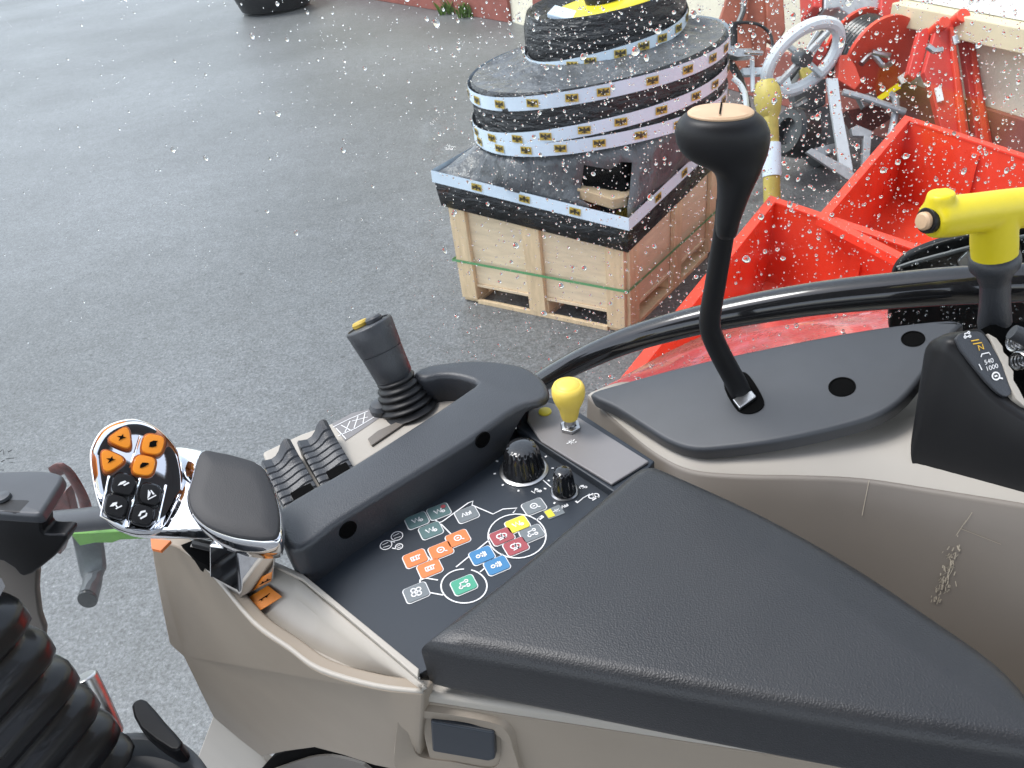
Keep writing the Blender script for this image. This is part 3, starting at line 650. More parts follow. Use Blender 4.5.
# white drawing of the machine
g = G(); w = .0011; nz = UP; ZL = ZP+.0005
lines = [[(424, 530), (443, 521), (468, 503), (473, 501), (472, 505), (493, 514), (503, 509), (517, 508), (513, 513)], [(441, 524), (452, 535)], [(489, 540), (456, 567)], [(438, 580), (425, 578), (421, 580)], [(420, 585), (420, 580), (424, 574)], [(427, 592), (443, 595)], [(480, 572), (486, 567)], [(497, 560), (503, 554)], [(426, 555), (436, 565)], [(536, 520), (541, 517)], [(438, 522), (434, 519)]]
for l in lines: g.stroke([A(x, y, ZL) for x, y in l], w, nz)
def arc(cx, cy, r1, r2, a0, a1):
    P = []
    for i in range(33):
        a = math.radians(a0+(a1-a0)*i/32); P.append(A(cx+r1*math.cos(a)-r2*.28*math.sin(a)*0, cy-r2*math.sin(a), ZL))
    g.stroke(P, w, nz)
arc(517, 536, 29, 22, -300, 60); arc(464, 586, 23, 17, -270+0, 72)
g.stroke([A(539, 519, ZL), A(543, 516, ZL)], .003, nz)
for x, y, r in ((386, 545, .0048), (397, 536, .0048), (399, 546.5, .003)):
    c = A(x, y, ZL); g.stroke([c+E1*(r*math.cos(i*PI/8))+E2*(r*math.sin(i*PI/8)) for i in range(16)], .0008, nz, closed=True)
    for q in (-.3, .3): g.stroke([c-E1*r*.6+E2*(r*q), c+E1*r*.5+E2*(r*q*1.4)], .0006, nz)
for x, y in ((392, 541), (394, 548)): g.stroke([A(x-2, y, ZL), A(x+3, y+1, ZL)], .001, nz)
# marks round the dials
for (cx, cy, r, n0, n1, m) in ((523.5, 470, 28, 120, 400, 9), (564, 491, 18, 100, 380, 5)):
    for i in range(m):
        a = math.radians(n0+(n1-n0)*i/(m-1)); p = A(cx+r*math.cos(a), cy-r*.72*math.sin(a), ZL); q = A(cx+(r+2.4)*math.cos(a), cy-(r+2.4)*.72*math.sin(a), ZL); g.stroke([p, q], .0016, nz)
g.stroke([A(543, 480, ZL), A(551, 487, ZL)], .001, nz)
g.stroke([A(577, 503, ZL), A(583, 498, ZL), (A(590, 494, ZL))], .001, nz)
for (x, y, k, s) in ((536, 491, 'pto', .005), (594, 496, 'leaf', .006), (565, 506, 'text', .004), (583, 487, 'mouse', .004)): glyph(g, A(x, y, ZL), k, s)
finish('printed_outline', g, M['white'], panel, recalc=False)
g = G(); cc = A(554, 512, ZL); q = rr(cc, .0075, .0055, .0008); g.mi = 1; g.poly(q); g.mi = 0; g.poly([cc-E1*.007+E2*.004+UP*.0004, cc-E1*.001+E2*.0045+UP*.0004, cc-E1*.001-E2*.0045+UP*.0004, cc-E1*.007-E2*.004+UP*.0004]); g.mi = 2; glyph(g, cc+E1*.002+UP*.0006, 'valve', .0035); finish('printed_sticker', g, [M['keyyellow'], M['keygrey'], M['white']], panel, recalc=False)
# dials
def dial(x, y, r, h, fl):
    c = A(x, y, ZP); g = G(); g.lathe(c, UP, [(r*1.22, 0), (r*1.22, .0012), (r*1.12, .002), (r*1.05, .002)], 48); finish('dial_ring', g, M['steel'], panel)
    g = G(); g.lathe(c+UP*.0015, UP, [(r*1.06, 0), (r*1.04, h*.1), (r*.98, h*.25), (r*.9, h*.6), (r*.82, h*.8), (r*.72, h*.93), (r*.5, h*.985), (r*.2, h), (.0003, h)], 96, flute=(h*.15, h*.82, fl, .085)); return finish('rotary_dial', g, M['gloss'], panel, ang=50)
dial(524, 470, .0178, .027, 16); dial(564.5, 492, .0098, .024, 12)
# --- grip rail with hood
top = smooth_path([A(x, y, ZR) for x, y in ((279, 508), (349, 466), (420, 421), (468, 389), (475, 382), (458, 376), (440, 375), (424, 378), (413, 374), (420, 367), (440, 362), (480, 359), (520, 364), (541, 376), (549, 391), (543, 400), (517, 408), (470, 440), (400, 483), (341, 519), (312, 541), (292, 549), (280, 535))], 4, closed=True)
rail = finish('grip_rail', slab(top, lambda p:   .046-.036*min(1, max(0, 1-((p-A(556, 392, ZR)).length-.030)/.035)), .0058, seg=6, mink=.004), M['rail'], con, ang=60)
for x, y in ((348, 530), (483, 440)):
    r_a, r_b = A(341, 519, ZR), A(517, 410, ZR); nn = (r_b-r_a).cross(UP).normalized(); p = AP(x, y, r_a+nn*(.0006 if x < 400 else .0016), nn)
    g = G(); g.lathe(p-nn*.001, nn, [(.0078, 0), (.0078, .0014), (.0066, .0014), (.0060, .0008)], 24); finish('bolt_hole_shade', g, M['hole'], rail)  # flat near-black disc carries the shade of a bolt recess
# --- switch strip under the joystick
ZJ = -.452
g = G(); g.prism([A(x, y, ZJ) for x, y in ((262, 452), (300, 434), (331, 423), (352, 412), (376, 407), (410, 393), (440, 382), (462, 381), (480, 386), (470, 395), (350, 470), (285, 512))], UP*-.03); strip_o = finish('switch_strip', g, M['beige_pale_lit'], con, bevel=.003)
g = G(); rec = [A(x, y, ZJ+.0006) for x, y in ((368, 440), (378, 432), (400, 422), (411, 420), (400, 428), (372, 447))]; g.prism(rec, UP*.002); finish('tan_insert', g, M['well'], strip_o, bevel=.0008)
g = G(); ZI = ZJ+.0007
for l in ([(333, 427), (349, 419), (368, 411)], [(338, 436), (356, 428), (374, 417)], [(345, 432), (350, 421)], [(354, 428), (358, 416)], [(363, 423), (365, 413)], [(341, 425), (352, 431)], [(352, 421), (368, 417)], [(336, 428), (346, 439)]): g.stroke([A(x, y, ZI) for x, y in l], .0009, UP)
g.mi = 1; g.poly([A(x, y, ZI-.0003) for x, y in ((332, 424), (352, 413), (375, 408), (379, 418), (345, 441))])
finish('printed_symbols', g, [M['white'], M['greyplate']], strip_o, recalc=False)
# --- grey knob plate
g = G(); g.prism([A(x, y, -.452) for x, y in ((516, 428), (518, 408), (532, 398), (552, 397), (566, 403), (655, 461), (640, 478), (614, 492))], UP*-.012); finish('plate_bezel', g, M['panel'], con, bevel=.0015)
pp = smooth_path([A(x, y, -.449) for x, y in ((527, 421), (529, 410), (537, 403.5), (548, 402), (561, 406))], 4)+[A(x, y, -.449) for x, y in ((649, 461), (612, 484), (541, 441))]
g = G(); g.prism(pp, UP*-.003); kp = finish('knob_plate', g, M['greyplate'], con, bevel=.0012)
g = G(); c = A(545, 412, -.449); g.lathe(c, UP, [(.0062, 0), (.006, .0012), (.004, .0018), (.0004, .002)], 24); finish('push_button', g, M['keyyellow'], kp)
g = G(); glyph(g, A(571, 442, -.4485), 'valve', .0055); finish('printed_symbols', g, M['white'], kp, recalc=False)
# --- padded armrest
ZQ = -.415
ptop = smooth_path([A(x, y, ZQ) for x, y in ((450, 615), (520, 560), (600, 494), (634, 466), (651, 461), (668, 466), (760, 507), (850, 556), (930, 608), (1000, 657), (1040, 700), (1062, 735))], 4)
pbot = smooth_path([A(x, y, ZQ) for x, y in ((1052, 756), (1024, 750.5), (900, 730.5), (700, 695), (520, 661), (460, 650))], 4)
outline = [A(418, 640, ZQ)]+ptop+pbot
finish('armrest_pad', slab(outline, .058, .013, seg=7), M['leather'], con, ang=60)
# --- lower cover under the pad
ZC = -.474
a0 = A(415, 687, ZC); a1 = A(1024, 778, ZC); cd = (a1-a0).normalized(); cn = V((cd.y, -cd.x, 0)); cn = cn if cn.y < 0 else -cn
a2 = a0+cd*.6
g = G(); g.prism([a0+cn*.004, a2+cn*.004, a2-cn*.02, a0-cn*.02], UP*-.012)
finish('cover_lip', g, M['beige_pale_lit'], con, bevel=.004, seg=4)
def onf(x, y, o=0): return AP(x, y, a0+cn*o, cn)
def zat(p, z): return V((p.x, p.y, H+z))
g = G(); tl = a0-UP*.0125; g.prism([tl+cn*.003, tl+cd*.6+cn*.003, tl+cd*.6-UP*.25+cn*.003, onf(440, 800, .003), onf(424, 740, .003)], cn*-.02); cover = finish('lower_cover', g, M['beige'], con, bevel=.002)
g = G()
fo = smooth_path([onf(x, y, .003) for x, y in ((399, 712), (412, 704), (440, 706), (495, 716), (511, 725), (517, 745), (517, 800), (404, 790))], 4, closed=True)
fi = smooth_path([onf(x, y, .004) for x, y in ((412, 722), (420, 718), (450, 719), (489, 725), (499, 733), (500, 760), (489, 768), (452, 762), (420, 757), (413, 745))], 4, closed=True)
n = min(len(fo), len(fi))
def resamp(P, n):
    P = P+[P[0]]; ds = [0]
    for a, b in zip(P, P[1:]): ds.append(ds[-1]+(b-a).length)
    out = []
    for i in range(n):
        t = ds[-1]*i/n; j = max(k for k in range(len(ds)) if ds[k] <= t); j = min(j, len(P)-2); out.append(P[j].lerp(P[j+1], (t-ds[j])/max(1e-9, ds[j+1]-ds[j])))
    return out
cfi = sum(fi, V())/len(fi); ax_u = cd; ax_v = UP
def byang(P, n):
    c = sum(P, V())/len(P); A_ = sorted(resamp(P, 240), key=lambda p: math.atan2((p-c).dot(ax_v), (p-c).dot(ax_u))); return [A_[int(i*240/n)] for i in range(n)]
n = 60; FO, FI = byang(fo, n), byang(fi, n)
g.rings([FO, [p+cn*.0042 for p in [a.lerp(b, .1) for a, b in zip(FO, FI)]], [a.lerp(b, .82)+cn*.0022 for a, b in zip(FO, FI)], FI, [p-cn*.016 for p in FI]], caps=False); fr_o = finish('latch_frame', g, M['beige'], cover, ang=40)
g = G(); g.poly([p-cn*.0045 for p in FI]); finish('latch_recess', g, M['well'], fr_o) if False else None
g = G(); g.prism([onf(x, y, .009) for x, y in ((430, 722), (494, 733), (495, 760), (489, 762), (432, 752))], cn*-.01); finish('latch_button', g, M['panel'], cover, bevel=.002)
g = G(); px = [(193, 770), (213, 716), (224, 722), (262, 757), (290, 790), (190, 800)]; g.prism([AP(x, y, vp0+vn*.03*(1 if vn.y > 0 else -1), vn) for x, y in px], vn*(.01 if vn.y > 0 else -.01)); finish('lower_panel', g, M['beige_pale_lit'], con, bevel=.002)
g = G(); px = smooth_path([V((x, y, 0)) for x, y in ((262, 768), (275, 756), (300, 749), (330, 750), (372, 766), (420, 776), (420, 810), (262, 810))], 3); g.prism([AP(p.x, p.y, vp0+vn*.02*(1 if vn.y > 0 else -1), vn) for p in px], vn*(.01 if vn.y > 0 else -.01)); finish('arch_liner', g, M['hole'], con)
g = G(); px = smooth_path([V((x, y, 0)) for x, y in ((268, 772), (290, 764), (315, 757), (340, 758), (372, 772), (372, 810), (266, 810))], 3); g.prism([AP(p.x, p.y, vp0+vn*.016*(1 if vn.y > 0 else -1), vn) for p in px], vn*(.003 if vn.y > 0 else -.003)); finish('arch_cover', g, M['well'], con)

g = G(); g.stroke([onf(x, y, .0045) for x, y in ((423, 694), (421, 698), (416, 704), (405, 711))], .0011, cn); g.stroke([AP(x, y, vp0-vn*(.0006 if vn.y > 0 else -.0006), vn) for x, y in ((330, 704), (396, 714))], .0006, vn); finish('panel_seam', g, M['hole'], cover, recalc=False)
# ================================================================== MULTIFUNCTION LEVER (chrome)
lev = thing('drive_lever', 'chrome drive lever with orange and black buttons and dark palm rest', 'lever', A(240, 598, -.475))
hc = A(138, 475, -.365); hn = (-(ray(138, 475)).normalized()*.86+UP*.35+V((.12, 0, 0))).normalized()
hp = lambda x, y, o=0: AP(x, y, hc+hn*o, hn)
hout = smooth_path([hp(x, y) for x, y in ((89, 460), (92, 443), (102, 428), (118, 420), (137, 418), (155, 425), (169, 437), (178, 450), (183, 470), (184, 492), (181, 512), (168, 527), (150, 534), (128, 532), (108, 522), (96, 500))], 4, closed=True)
hcen = sum(hout, V())/len(hout)
g = G(); g.rings([[hcen+(p-hcen)*.86-hn*.034 for p in hout], [hcen+(p-hcen)*.97-hn*.02 for p in hout], [p-hn*.005 for p in hout], [hcen+(p-hcen)*.985-hn*.0008 for p in hout], [hcen+(p-hcen)*.955+hn*.0003 for p in hout], [hcen+(p-hcen)*.92-hn*.0012 for p in hout], [hcen+(p-hcen)*.8-hn*.0022 for p in hout], [hcen+(p-hcen)*.55-hn*.0014 for p in hout], [hcen+(p-hcen)*.25+hn*.0002 for p in hout]])
# neck between the head and the palm rest
b0, b1, b2 = hp(140, 492, -.034), hp(185, 506, -.036), A(238, 516, -.412)
g.tube(smooth_path([b0, b1, b2], 5), [.024, .0235, .023, .0225, .022, .022, .022, .022, .0215, .02, .018], 24)
head = finish('grip_head', g, M['chrome'], lev, ang=60)
rc = A(235, 500, -.378); rn = (UP*.9-ray(235, 500).normalized()*.30+V((.05, -.05, 0))).normalized()
rp = lambda x, y, o=0: AP(x, y, rc+rn*o, rn)
rout = smooth_path([rp(x, y) for x, y in ((202, 453), (220, 454), (238, 458), (260, 466), (271, 484), (279, 510), (279, 536), (268, 541), (248, 540), (228, 536), (207, 527), (193, 513), (189, 496), (194, 476))], 4, closed=True)
rcen = sum(rout, V())/len(rout)
g = G(); sc = lambda s_, o: [rcen+(p-rcen)*s_+rn*o for p in rout]
g.rings([sc(.72, -.04), sc(.93, -.03), sc(1.03, -.014), sc(1.055, -.006), sc(1.05, -.001), sc(1.01, .0005), sc(.9, -.001)]); finish('palm_shell', g, M['chrome'], lev, ang=60)
g = G(); g.rings([sc(1.0, -.001), sc(1.0, .001), sc(.985, .0022), sc(.95, .0029), sc(.6, .0036), sc(.2, .0038)]); finish('palm_rest', g, M['pad'], lev, ang=60)
g = G(); dr_ = (rcen-hcen).normalized(); hp_ = [p for p in hout if (p-hcen).dot(dr_) > .006]; rp_ = [p for p in rout if (p-rcen).dot(dr_) < -.010]
for p in hp_:
    for o_ in (.022, .038): g.v(hcen+(p-hcen)*.93-hn*o_)
for p in rp_:
    for o_ in (.014, .034): g.v(rcen+(p-rcen)*(.97 if o_ < .02 else .8)-rn*o_)
hull = bmesh.ops.convex_hull(g.b, input=g.b.verts); bmesh.ops.delete(g.b, geom=[e_ for e_ in hull['geom_interior'] if isinstance(e_, bmesh.types.BMVert)], context='VERTS')
finish('grip_body', g, M['chrome'], lev, remesh=.0022)
nb = [A(x, y, z) for x, y, z in ((209, 578, -.474), (240, 599, -.472), (274, 581, -.462))]
g = G()
bt = [nb[0], nb[1], nb[2], nb[2]+V((-.02, .04, 0)), nb[0]+V((.005, .035, 0))]
tp = [A(208, 546, -.412), A(238, 549, -.405), A(279, 544, -.40)]; tp += [tp[2]+V((-.02, .03, 0)), tp[0]+V((.01, .03, 0))]
g.rings([bt, tp]); finish('neck', g, M['chrome'], lev, bevel=.0025, seg=3)
g = G(); g.tube([A(196, 543, -.44), A(222, 549, -.43)], .004, 10); finish('linkage_pin', g, M['black'], lev)
g = G(); g.tube(smooth_path([hp(160, 466, -.02), hp(186, 467, -.021), rp(222, 482, -.022)], 5), [.012, .0135, .0145, .015, .0155, .016, .017, .018, .019, .02, .021], 20); finish('upper_shoulder', g, M['chrome'], lev, ang=60)
# buttons
def button(pts, col, gl, glc, rim_c=None):
    P = [hp(x, y) for x, y in pts]; c = sum(P, V())/len(P); out = []
    n = len(P)
    for i in range(n):
        a, b, d = P[i-1], P[i], P[(i+1) % n]
        for t in range(6):
            s_ = t/5; q0 = b.lerp(a, .38); q1 = b.lerp(d, .38); out.append(q0.lerp(b, s_).lerp(b.lerp(q1, s_), s_))
    S = lambda k, o: [c+(p-c)*k+hn*o for p in out]
    g = G(); g.rings([S(1.16, -.001), S(1.16, .0018), S(1.05, .0028)]); b_ = finish('button', g, rim_c, lev)
    g = G(); g.rings([S(1.0, .001), S(1.0, .0034), S(.93, .0045), S(.6, .0047)]); 
    g.mi = 1; e1 = (hp(140, 470)-hp(130, 475)).normalized(); e2 = hn.cross(e1)
    q = lambda a, b: c+e1*(a*.0045)+e2*(b*.0045)+hn*.0052
    for sh in gl: g.poly([q(*p) for p in sh])
    finish('button_cap', g, [col, glc], b_, recalc=False)
tri = [[(-.7, -.3), (-.2, .1), (-.5, .6), (.1, .3), (.5, .5), (.3, 0), (.7, -.3), (.1, -.2)]]
rab = [[(-.8, -.2), (-.3, .5), (.3, .5), (.9, .1), (.5, -.1), (.3, -.6), (-.2, -.5)]]
tur = [[(-.8, -.2), (-.5, .3), (0, .5), (.6, .1), (.8, -.2), (0, -.3)]]
hand = [[(-.9, .2), (-.3, .5), (.4, .4), (.5, .1), (-.2, .05)], [(-.2, -.1), (.7, -.05), (.8, -.3), (-.1, -.35)]]
tool = [[(-.9, .3), (-.2, .6), (.4, .4), (.2, .1), (-.4, .05)], [(-.1, .05), (.1, .05), (.1, -.4), (.7, -.4), (.7, -.6), (-.3, -.6), (-.3, -.4), (-.1, -.4)]]
plo = [[(-.7, -.5), (.1, .8), (.2, .1), (-.2, -.3)], [(.3, .5), (.5, .5), (.6, -.4), (.3, -.3)], [(-.7, -.55), (.7, -.55), (.7, -.75), (-.7, -.75)]]
plo2 = [[(-.7, .1), (.0, .6), (.7, .4), (.6, .1), (0, .25), (-.4, -.1)], [(-.6, -.3), (.3, -.3), (.6, 0), (.7, -.2), (.4, -.6), (-.6, -.6)]]
button([(104.5, 441), (129, 425), (132, 453)], M['orange'], tri, M['hole'], M['amber_dark'])
button([(100.5, 448), (129, 460.5), (104, 477)], M['orange'], tri, M['hole'], M['amber_dark'])
button([(145, 434), (166, 438), (161, 457), (140, 454)], M['orange'], rab, M['hole'], M['amber_dark'])
button([(136, 455), (157, 459), (152, 478), (131, 475)], M['orange'], tur, M['hole'], M['amber_dark'])
button([(116, 473), (137, 478), (132, 498), (111, 493)], M['black'], hand, M['white'], M['gloss'])
button([(108, 494), (129, 499), (124, 520), (104, 514)], M['black'], tool, M['white'], M['gloss'])
button([(142, 483), (162, 488), (158, 508), (138, 503)], M['black'], plo, M['white'], M['gloss'])
button([(135, 504), (155, 509), (150, 527), (130, 523)], M['black'], plo2, M['white'], M['gloss'])
g = G()
for l in ([(109, 476), (101, 516), (125, 528)], [(140, 478), (131, 508), (126, 527)], [(166, 485), (158, 520), (150, 530), (126, 528)], [(140, 436), (130, 468)]):
    g.tube([hp(x, y, .0005) for x, y in l], .0009, 6)
finish('bezel_ridge', g, M['chrome'], lev)

# ================================================================== SMALL JOYSTICK
jb = A(407, 406, ZJ); jt = A(368, 324, ZJ+.082); jx = (jt-jb).normalized(); jl = (jt-jb).length
joy = thing('joystick', 'small dark grey joystick with ribbed rubber boot and two top buttons', 'joystick', jb)
# bellows: stacked folds shrinking towards the handle
g = G(); prof = []
nf = 5
for i in range(nf*8+1):
    t = i/(nf*8); h = t*.034; R_ = .030*(1-t)+.019*t; prof.append((R_-.0026*(1-math.cos(2*PI*t*nf+PI))*.5-.001, h))
ax_b = (jx*.75+UP*.25).normalized()
g.lathe(jb, ax_b, [(.031, -.004)]+prof+[(.012, .036)], 40); finish('rubber_boot', g, M['black'], joy, ang=75)
hb = jb+ax_b*.030; hx = (jt-hb).normalized(); hl = (jt-hb).length
g = G(); g.lathe(hb, hx, [(.016, 0), (.0185, .004), (.0195, hl*.3), (.0205, hl*.52), (.0198, hl*.525), (.0198, hl*.535), (.0208, hl*.54), (.0222, hl*.75), (.0235, hl*.96), (.0228, hl*.985), (.021, hl), (.0205, hl-.0015), (.001, hl-.0015)], 40); finish('handle', g, M['rail'], joy, ang=50)
s1_, s2_ = perp(hx)
for (x, y), mt in (((361, 325), 'tapeyellow'), ((374, 320), 'plate')):
    p = AP(x, y, jt, hx); g = G(); g.lathe(p-hx*.001, hx, [(.0085, 0), (.0085, .003), (.007, .005), (.0004, .0055)], 24); finish('push_button', g, M[mt], joy)
g = G(); p = A(382, 411, ZJ); g.lathe(p, UP, [(.011, 0), (.0115, .006), (.009, .010), (.0005, .012)], 24); finish('side_button', g, M['plate'], joy)

# ================================================================== FINGER LEVERS
fl_root = []
def finger(p0, p1, q, label):
    """profile runs from p0 to p1 (along the rail); extruded towards q with fine ribs"""
    z0 = -.437; a = A(*p0, z0); b = A(*p1, z0); d = (b-a); w = A(*q, z0)-b; w = w-d.normalized()*w.dot(d.normalized())*.0
    t = thing('finger_lever', label, 'finger lever', a-UP*.02, 'ribbed finger levers by the chrome lever')
    prof = [(0, .0), (.05, .003), (.15, .001), (.3, -.001), (.45, .0), (.58, .006), (.68, .014), (.78, .019), (.9, .0195), (1, .015), (1.02, 0), (1.02, -.02), (0, -.02)]
    prof = [(x, z*(.62 if z > 0 else 1)) for x, z in prof]
    R = []; n = 56
    for i in range(n+1):
        s_ = i/n; rib = -.0011 if (i % 7 == 3) and 3 < i < n-2 else 0
        R.append([a+d*x+w*s_+UP*((z*max(.22, 1-2.0*s_) if z > 0 else z)+(rib if z > -.015 else 0)-.010*s_**1.5) for x, z in prof])
    g = G(); g.rings(R); finish('ribbed_cap', g, M['rail'], t, ang=28)
    g = G(); c_ = a+d*.6+w*.93-UP*.014; g.box(c_, d*.3, w*.1, UP*.009); finish('stem', g, M['hole'], t)
    return t
finger((261, 463), (293, 447), (316, 483), 'ribbed black finger lever nearer the chrome lever')
finger((297, 443), (329, 428), (352, 462), 'ribbed black finger lever nearer the joystick')

# ================================================================== YELLOW PULL KNOB
pc = A(570.5, 428, -.449); pk = thing('pull_knob', 'pale yellow mushroom knob on a steel stem on grey plate', 'knob', pc)
g = G(); g.lathe(pc, UP, [(.0098, 0), (.0098, .0035), (.006, .0045), (.006, .002)], 6); finish('hex_nut', g, M['steel'], pk, bevel=.0006)
g = G(); g.lathe(pc, UP, [(.0052, .003), (.0052, .016)], 20); finish('stem', g, M['steel'], pk)
kd = (UP*.98+V((.02, .02, 0))).normalized()
g = G(); g.lathe(pc+UP*.012, kd, [(.0072, 0), (.0080, .003), (.0092, .010), (.0094, .0106), (.0104, .0135), (.0106, .0141), (.0122, .0175), (.0124, .0181), (.0140, .0225), (.0148, .0275), (.0146, .0325), (.0132, .0358), (.0112, .0368), (.0106, .0364), (.0094, .0376), (.004, .0386), (.0003, .0388)], 40); finish('knob', g, M['yellow_pale'], pk, ang=50)

# ================================================================== SIDE CONSOLE BY THE WINDOW
sc_t = thing('side_console', 'beige window-side console with slate cover plate and scuffed, shade-darkened flank', 'console', A(860, 600, -.75))
# plate plane rising to the rear
q0, q1, q2 = A(596, 398, -.443), A(740, 446, -.43), A(935, 326, -.375)
pn = (q1-q0).cross(q2-q0).normalized(); pn = pn if pn.z > 0 else -pn
pq = lambda x, y, o=0: AP(x, y, q0+pn*o, pn)
edge = smooth_path([pq(x, y) for x, y in ((590, 394), (623, 382), (707, 360), (840, 333), (935, 320), (962, 322), (956, 330), (935, 358), (908, 394), (880, 414), (840, 427), (780, 440), (730, 447), (695, 449), (668, 441), (640, 424), (615, 408))], 4, closed=True)
plate = finish('cover_plate', slab(edge, .015, .004, pn, rb=.002), M['plate'], sc_t, ang=60)
# ledge
L1 = [(588, 395), (598, 404), (625, 428), (655, 452), (690, 469), (740, 474), (800, 475), (862, 478), (930, 488), (1024, 503), (1100, 516), (1240, 545), (1420, 590)]
lz = [-.462, -.462, -.458, -.456, -.454, -.448, -.442, -.436, -.43, -.422, -.416, -.404, -.39]
led = smooth_path([A(x, y, z) for (x, y), z in zip(L1, lz)], 5)
back = smooth_path([A(x, y, z) for (x, y), z in zip([(592, 392), (622, 382), (660, 385), (700, 385), (740, 380), (800, 370), (860, 360), (940, 345), (1000, 340), (1060, 340), (1120, 340), (1280, 345), (1480, 350)], [-.462, -.462, -.46, -.456, -.452, -.446, -.44, -.425, -.41, -.40, -.40, -.39, -.38])], 5)
flank = []
for k_, (dz, dn) in enumerate(((0, 0), (-.004, .003), (-.02, .012), (-.07, .034), (-.14, .058), (-.24, .085), (-.34, .10), (-.6, .11))):
    flank.append([p+UP*dz-NW*dn for p in led])
g = G(); g.rings([back, led], caps=False, closed=False); finish('ledge', g, M['beige_pale_lit'], sc_t, solid=.004)
g = G(); g.rings([[p-UP*.0002 for p in led]]+flank[1:], caps=False, closed=False); fl_o = finish('flank', g, M['well'], sc_t, solid=.004, ang=60)
# scuff
from mathutils.bvhtree import BVHTree
_v = [p for r in flank for p in r]; _n = len(led)
_f = [(i*_n+j, i*_n+j+1, (i+1)*_n+j+1, (i+1)*_n+j) for i in range(len(flank)-1) for j in range(_n-1)]
_bvh = BVHTree.FromPolygons(_v, _f)
def on_flank(x, y):
    h = _bvh.ray_cast(EYE, ray(x, y).normalized()); return (h[0] if h[0] is not None else AN(x, y, .4))-ray(x, y).normalized()*.0012
g = G()
for i in range(90):
    t = random.random(); x = 958-22*t+random.gauss(0, 3.2); y = 545+55*t+random.gauss(0, 4)
    l = random.uniform(1.5, 6); a = math.radians(random.gauss(65, 22)); p = on_flank(x, y); q = on_flank(x-l*math.cos(a), y+l*math.sin(a)); g.stroke([p-NW*.0004, q-NW*.0004], random.uniform(.0004, .0011), -NW)
finish('scuff_marks', g, M['scuff'], fl_o, recalc=False); g = G()
for l in ([(960, 528), (978, 535), (1001, 544)], [(966, 520), (956, 535)], [(972, 512), (964, 524)], [(869, 480), (862, 515)]): g.stroke([on_flank(x, y)-NW*.0004 for x, y in l], .0006, -NW)
finish('scratch', g, M['scuff'], fl_o, recalc=False)
for (x, y, rx_) in ((842, 387, .0105), (913, 339, .009), (622, 384, .0)):
    if not rx_: continue
    c = pq(x, y); g = G(); g.lathe(c-pn*.0005, pn, [(rx_, 0), (rx_, .0012), (rx_*.9, .0014), (rx_*.85, .0006), (.0003, .0006)], 28); finish('bolt_hole_shade', g, M['hole'], plate)  # near-black discs on the plate; the shade of the holes is painted
# slot for the lever
g = G(); sl = smooth_path([pq(x, y, .0004) for x, y in ((724, 384), (740, 373), (750, 377), (764, 401), (759, 411), (746, 414), (735, 408))], 4, closed=True); g.prism(sl, pn*.0008); slot = finish('lever_slot_shade', g, M['hole'], plate)  # near-black patch gives the slot its inner shade by colour
g = G(); g.prism([pq(x, y, .0014) for x, y in ((733, 402), (752, 393), (757, 399), (740, 411))], pn*.004); finish('slot_bracket', g, M['steel'], slot, bevel=.001)

# ================================================================== TALL GEAR LEVER
gp = pq(741, 394); gear = thing('gear_lever', 'tall black lever with bulbous knob and tan top inlay', 'lever', gp)
nb_ = (gp-EYE).dot(NW)
kk = [(742, 396, nb_), (736, 383, nb_), (722, 357, nb_-.004), (712, 335, nb_-.008), (710, 318, nb_-.012), (716, 280, nb_-.022), (724, 232, nb_-.032), (727, 200, nb_-.04)]
P = smooth_path([AN(*q) for q in kk], 6); g = G(); g.tube(P, [10.5*pm(p) for p in P], 20); finish('shaft', g, M['gloss'] if False else M['black'], gear, ang=60)
kn = nb_-.038
secs = [(-9, 712, 744, .8), (0, 713.5, 744.5, 1), (3, 715, 740, 1), (0, 714, 741, 1)]
def sec(y, xl, xr, dep, tilt=0):
    xm = (xl+xr)/2; c = AN(xm, y, kn); hw = (xr-xl)/2*pm(c); R = []
    hr = (AN(xr, y, kn)-AN(xl, y, kn)).normalized(); nd = V((NW.x, NW.y, 0))
    for i in range(32):
        a = 2*PI*i/32; R.append(c+hr*(hw*math.cos(a))+nd*(dep*math.sin(a)))
    return R
S_ = [(234, 717, 736.5, .010), (229, 716, 738, .0125), (220, 716, 740, .0135), (205, 717, 745.5, .0148), (192, 717.5, 750.5, .0158), (182, 717.5, 755, .0166), (175, 716.5, 758.5, .0172), (170, 714, 760.5, .0178), (166, 710, 762, .0182), (162, 702, 763.5, .0188), (158, 692, 765, .0195), (154, 685, 766, .0203), (148, 680, 767.3, .0212), (140, 676.5, 768.5, .0222), (131, 675.5, 768, .0225), (124, 677, 765.5, .0218), (119, 680, 762, .0205), (116, 683, 758.5, .019), (113.5, 687, 755, .0165)]
g = G(); g.rings([sec(*q) for q in S_]); finish('knob', g, M['black'], gear, ang=80)
ti = sec(113.5, 688, 753, .0158); cen = sum(ti, V())/len(ti)
g = G(); g.rings([ti, [p+UP*.001 for p in ti], [cen+(p-cen)*.93+UP*.0022 for p in ti], [cen+(p-cen)*.5+UP*.003 for p in ti]]); g.mi = 1
g.stroke([cen+UP*.0036+NW*.012, cen+UP*.0036-NW*.012], .0012, UP); 
finish('top_inlay', g, [M['tan'], M['hole']], gear)

